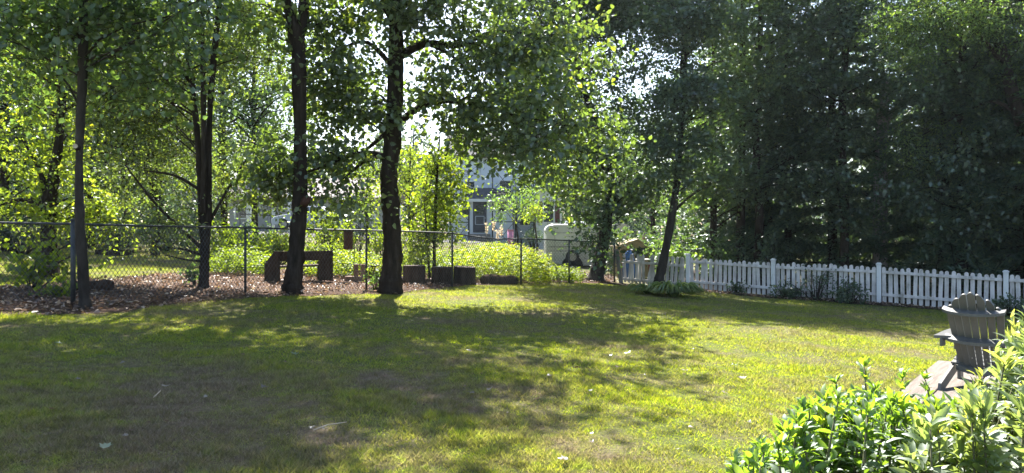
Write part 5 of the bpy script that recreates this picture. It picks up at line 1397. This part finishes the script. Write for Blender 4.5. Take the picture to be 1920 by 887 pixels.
# overhead cables
for lab, Yw, pts in (('thin overhead cable crossing the sky gap right of the black trunk', 62, [(380, 214), (520, 232), (660, 249), (900, 268), (1150, 270)]),
                     ('upper overhead cable low between the thin stems and the black trunk', 56, [(300, 277), (440, 290), (530, 301), (700, 315), (900, 322)]),
                     ('lower overhead cable low between the thin stems and the black trunk', 56.5, [(300, 296), (440, 308), (530, 316), (700, 330), (900, 338)])):
    pp = [P(a, b, Yw) for a, b in pts]
    tag(MB().tube([p for p, r in smooth_axis([(p, .03) for p in pp], 6)], .028, 6).build('overhead_cable', M['cable']), lab, 'cable', 'overhead cables')
for px, lab in ((300, 'wooden utility pole hidden among the left trees'), (900, 'wooden utility pole hidden behind the house tree')): 
    p = P(px, 270, 56.3); t = thing('utility_pole', lab, 'pole', (p.x, p.y + .2, G(p.x, p.y)))
    MB().tube([(0, 0, 0), (0, 0, p.z - t.location.z + .8)], [.15, .11], 10).build('shaft', M['bark_grey'], t)
    MB().box((0, -.16, p.z - t.location.z + .1), (1.6, .1, .1)).build('cross_arm', M['bark_grey'], t)

# ================================================================== FALLEN LEAVES ON THE LAWN
def lobed_leaf(seed, r):
    rs = np.random.default_rng(seed); pts = []
    prof = [(0, 1), (20, .55), (42, .92), (62, .5), (88, .8), (115, .42), (140, .5), (180, .16)]
    ang = [a for a, _ in prof] + [360 - a for a, _ in prof[-2:0:-1]]; rad = [q for _, q in prof] + [q for _, q in prof[-2:0:-1]]
    cu = rs.uniform(.15, .5); tw = rs.normal() * .2
    vs = [(0, 0, .012)]
    for a, q in zip(ang, rad):
        q = q * r * rs.uniform(.9, 1.1); x = q * math.cos(R(a)); y = q * math.sin(R(a))
        vs.append((x, y, .012 + cu * (y * y + .3 * x * x) / r * .9 + tw * x * y / r + .004 * rs.normal()))
    n = len(ang); fs = np.array([(0, 1 + k, 1 + (k + 1) % n) for k in range(n)])
    return npmesh('fallen_leaf', np.array(vs), fs, np.full(n + 1, rs.random()), True)
LM = [lobed_leaf(s, .052) for s in range(8)]
def fallen(px, py, lab, mat, sc=1.0, k=0):
    x, y = hit(px, py); rs = np.random.default_rng(int(px * 7 + py)); me = LM[k % 8].copy()
    o = link('fallen_leaf', me, None, L[mat]); o.location = (x, y, G(x, y) + .035); o.rotation_euler = (rs.normal() * .2, rs.normal() * .2, rs.uniform(0, 6.28)); o.scale = (sc, sc, sc)
    tag(o, lab, 'leaf', 'fallen leaves scattered on the lawn')
fl = [(198, 852, 'large pale green fallen leaf near the bottom left corner', 'greenfall', 1.0), (497, 735, 'pale upturned leaf on the grass below the black trunk', 'curl', 1.1), (881, 665, 'bright pale leaf lying in the shade in the middle of the lawn', 'curl', 1.1),
      (883, 745, 'pale curled leaf at the edge of the dappled shade', 'curl', 1.1), (920, 738, 'second pale leaf just right of the curled leaf in the shade', 'curl', .95), (1207, 629, 'large white looking leaf on the sunny lawn nearest the hosta', 'curl', 1.3),
      (1376, 692, 'clump of green and pale fallen leaf in the middle of the sunny lawn', 'greenfall', 1.2), (1392, 717, 'pale leaf just below the green leaf on the sunny lawn', 'curl', 1.1), (1285, 702, 'pale leaf left of the green leaf on the sunny lawn', 'curl', 1.0),
      (1160, 696, 'dark curled leaf on the shade boundary of the lawn', 'dead', 1.1), (1178, 668, 'greenish leaf on the shade tip of the lawn', 'greenfall', 1.1), (1060, 874, 'pale leaf at the bottom edge of the sunny lawn', 'curl', 1.0),
      (552, 672, 'long pale green leaf in the shaded lawn below the black trunk', 'greenfall', 1.2), (738, 629, 'dark curled leaves in the shade below the thick trunk', 'dead', 1.4), (1681, 686, 'white leaf on the lawn left of the wooden platform', 'curl', 1.1),
      (112, 651, 'green leaf in the dark shade at the left', 'greenfall', 1.1), (310, 733, 'pale thin leaf on the dry grass at the left', 'curl', .9), (375, 672, 'small pale leaf among dry grass at the left', 'curl', .8),
      (1080, 697, 'dark leaf pair on the shaded lawn edge', 'dead', 1.2), (1028, 713, 'pale leaf in shade near the sunny boundary', 'curl', 1.1), (1240, 640, 'small pale leaf right of the large white leaf', 'curl', .9), (1359, 745, 'white leaf beside the reddish dry patch', 'curl', .9)]
for i, q in enumerate(fl): fallen(*q, k=i)
rs = np.random.default_rng(77)
for i in range(46):
    px = rs.uniform(40, 1500); py = rs.uniform(585, 870)
    sun = px > 1100 and py > 620
    fallen(px, py, 'small dry brown leaf lying loose on the sunny grass' if sun else 'small dry brown leaf lying loose on the shaded grass', 'dead' if rs.random() < .6 else 'curl', rs.uniform(.4, .75), i)
a = Vector((*hit(588, 817), 0)); b = Vector((*hit(650, 803), 0)); a.z = G(a.x, a.y) + .04; b.z = G(b.x, b.y) + .045
tag(MB().tube([a, a.lerp(b, .4) + Vector((0, .01, .01)), b], [.004, .005, .003], 7).build('fallen_twig', M['cut_wood']), 'thin pale stick lying on the shaded lawn below the dappled patch', 'stick')
a = Vector((*hit(288, 752), 0)); b = Vector((*hit(301, 744), 0)); a.z = G(a.x, a.y) + .03; b.z = G(b.x, b.y) + .05
tag(MB().tube([a, b], [.005, .003], 6).build('fallen_twig', M['cut_wood']), 'short pale stick on the dry grass at the left', 'stick')

# ================================================================== LIGHT, SKY, CAMERA
HAZE = .0002; GLARE_G = .5
SUN_AZ = -7.0; SUN_EL = 49.0            # azimuth clockwise from +Y
w = bpy.data.worlds.new('World'); SC.world = w; w.use_nodes = True
nt = w.node_tree; nt.nodes.clear()
sky = nt.nodes.new('ShaderNodeTexSky'); sky.sky_type = 'NISHITA'; sky.sun_disc = False
sky.sun_elevation = R(SUN_EL); sky.sun_rotation = R(SUN_AZ); sky.air_density = 1.0; sky.dust_density = 1.5; sky.ozone_density = 1.0
bg = nt.nodes.new('ShaderNodeBackground'); bg.inputs['Strength'].default_value = .085
wo = nt.nodes.new('ShaderNodeOutputWorld'); nt.links.new(sky.outputs[0], bg.inputs[0]); nt.links.new(bg.outputs[0], wo.inputs[0])
sl = bpy.data.lights.new('sun', 'SUN'); sl.energy = 5.0; sl.angle = R(.53); sl.color = (1, .95, .86)
so = bpy.data.objects.new('sun', sl); C.objects.link(so)
az, el = R(SUN_AZ), R(SUN_EL)
dirv = Vector((math.sin(az) * math.cos(el), math.cos(az) * math.cos(el), math.sin(el)))
so.rotation_euler = dirv.to_track_quat('Z', 'Y').to_euler(); so.location = dirv * 60

cam = bpy.data.cameras.new('camera'); co = bpy.data.objects.new('camera', cam); C.objects.link(co)
co.location = (0, 0, CZ); co.rotation_euler = (R(90), 0, 0)
cam.sensor_width = 36; cam.lens = 36 * F / 1920; cam.clip_start = .05; cam.clip_end = 2000
SC.camera = co

# ------------------------------------------------------------------ thin volume added to lift dark tones like lens veiling glare
hz, hnt, hout = newmat('glare_haze')
pv = N(hnt, 'VolumePrincipled', Density=HAZE); pv.inputs['Color'].default_value = (.72, .86, 1, 1); pv.inputs['Anisotropy'].default_value = GLARE_G
hnt.links.new(pv.outputs[0], hout.inputs['Volume'])
if HAZE > 0: tag(MB().box((0, 60, 9), (300, 140, 26)).build('glare_haze', hz), kind='stuff')
SC.view_settings.view_transform = 'Standard'; SC.view_settings.look = 'None'; SC.view_settings.exposure = 2.12; SC.view_settings.gamma = 1
SC.view_settings.use_curve_mapping = False
cy = SC.cycles
cy.max_bounces = 6; cy.diffuse_bounces = 4; cy.glossy_bounces = 2; cy.transmission_bounces = 4; cy.transparent_max_bounces = 4; cy.volume_bounces = 0
cy.caustics_reflective = False; cy.caustics_refractive = False
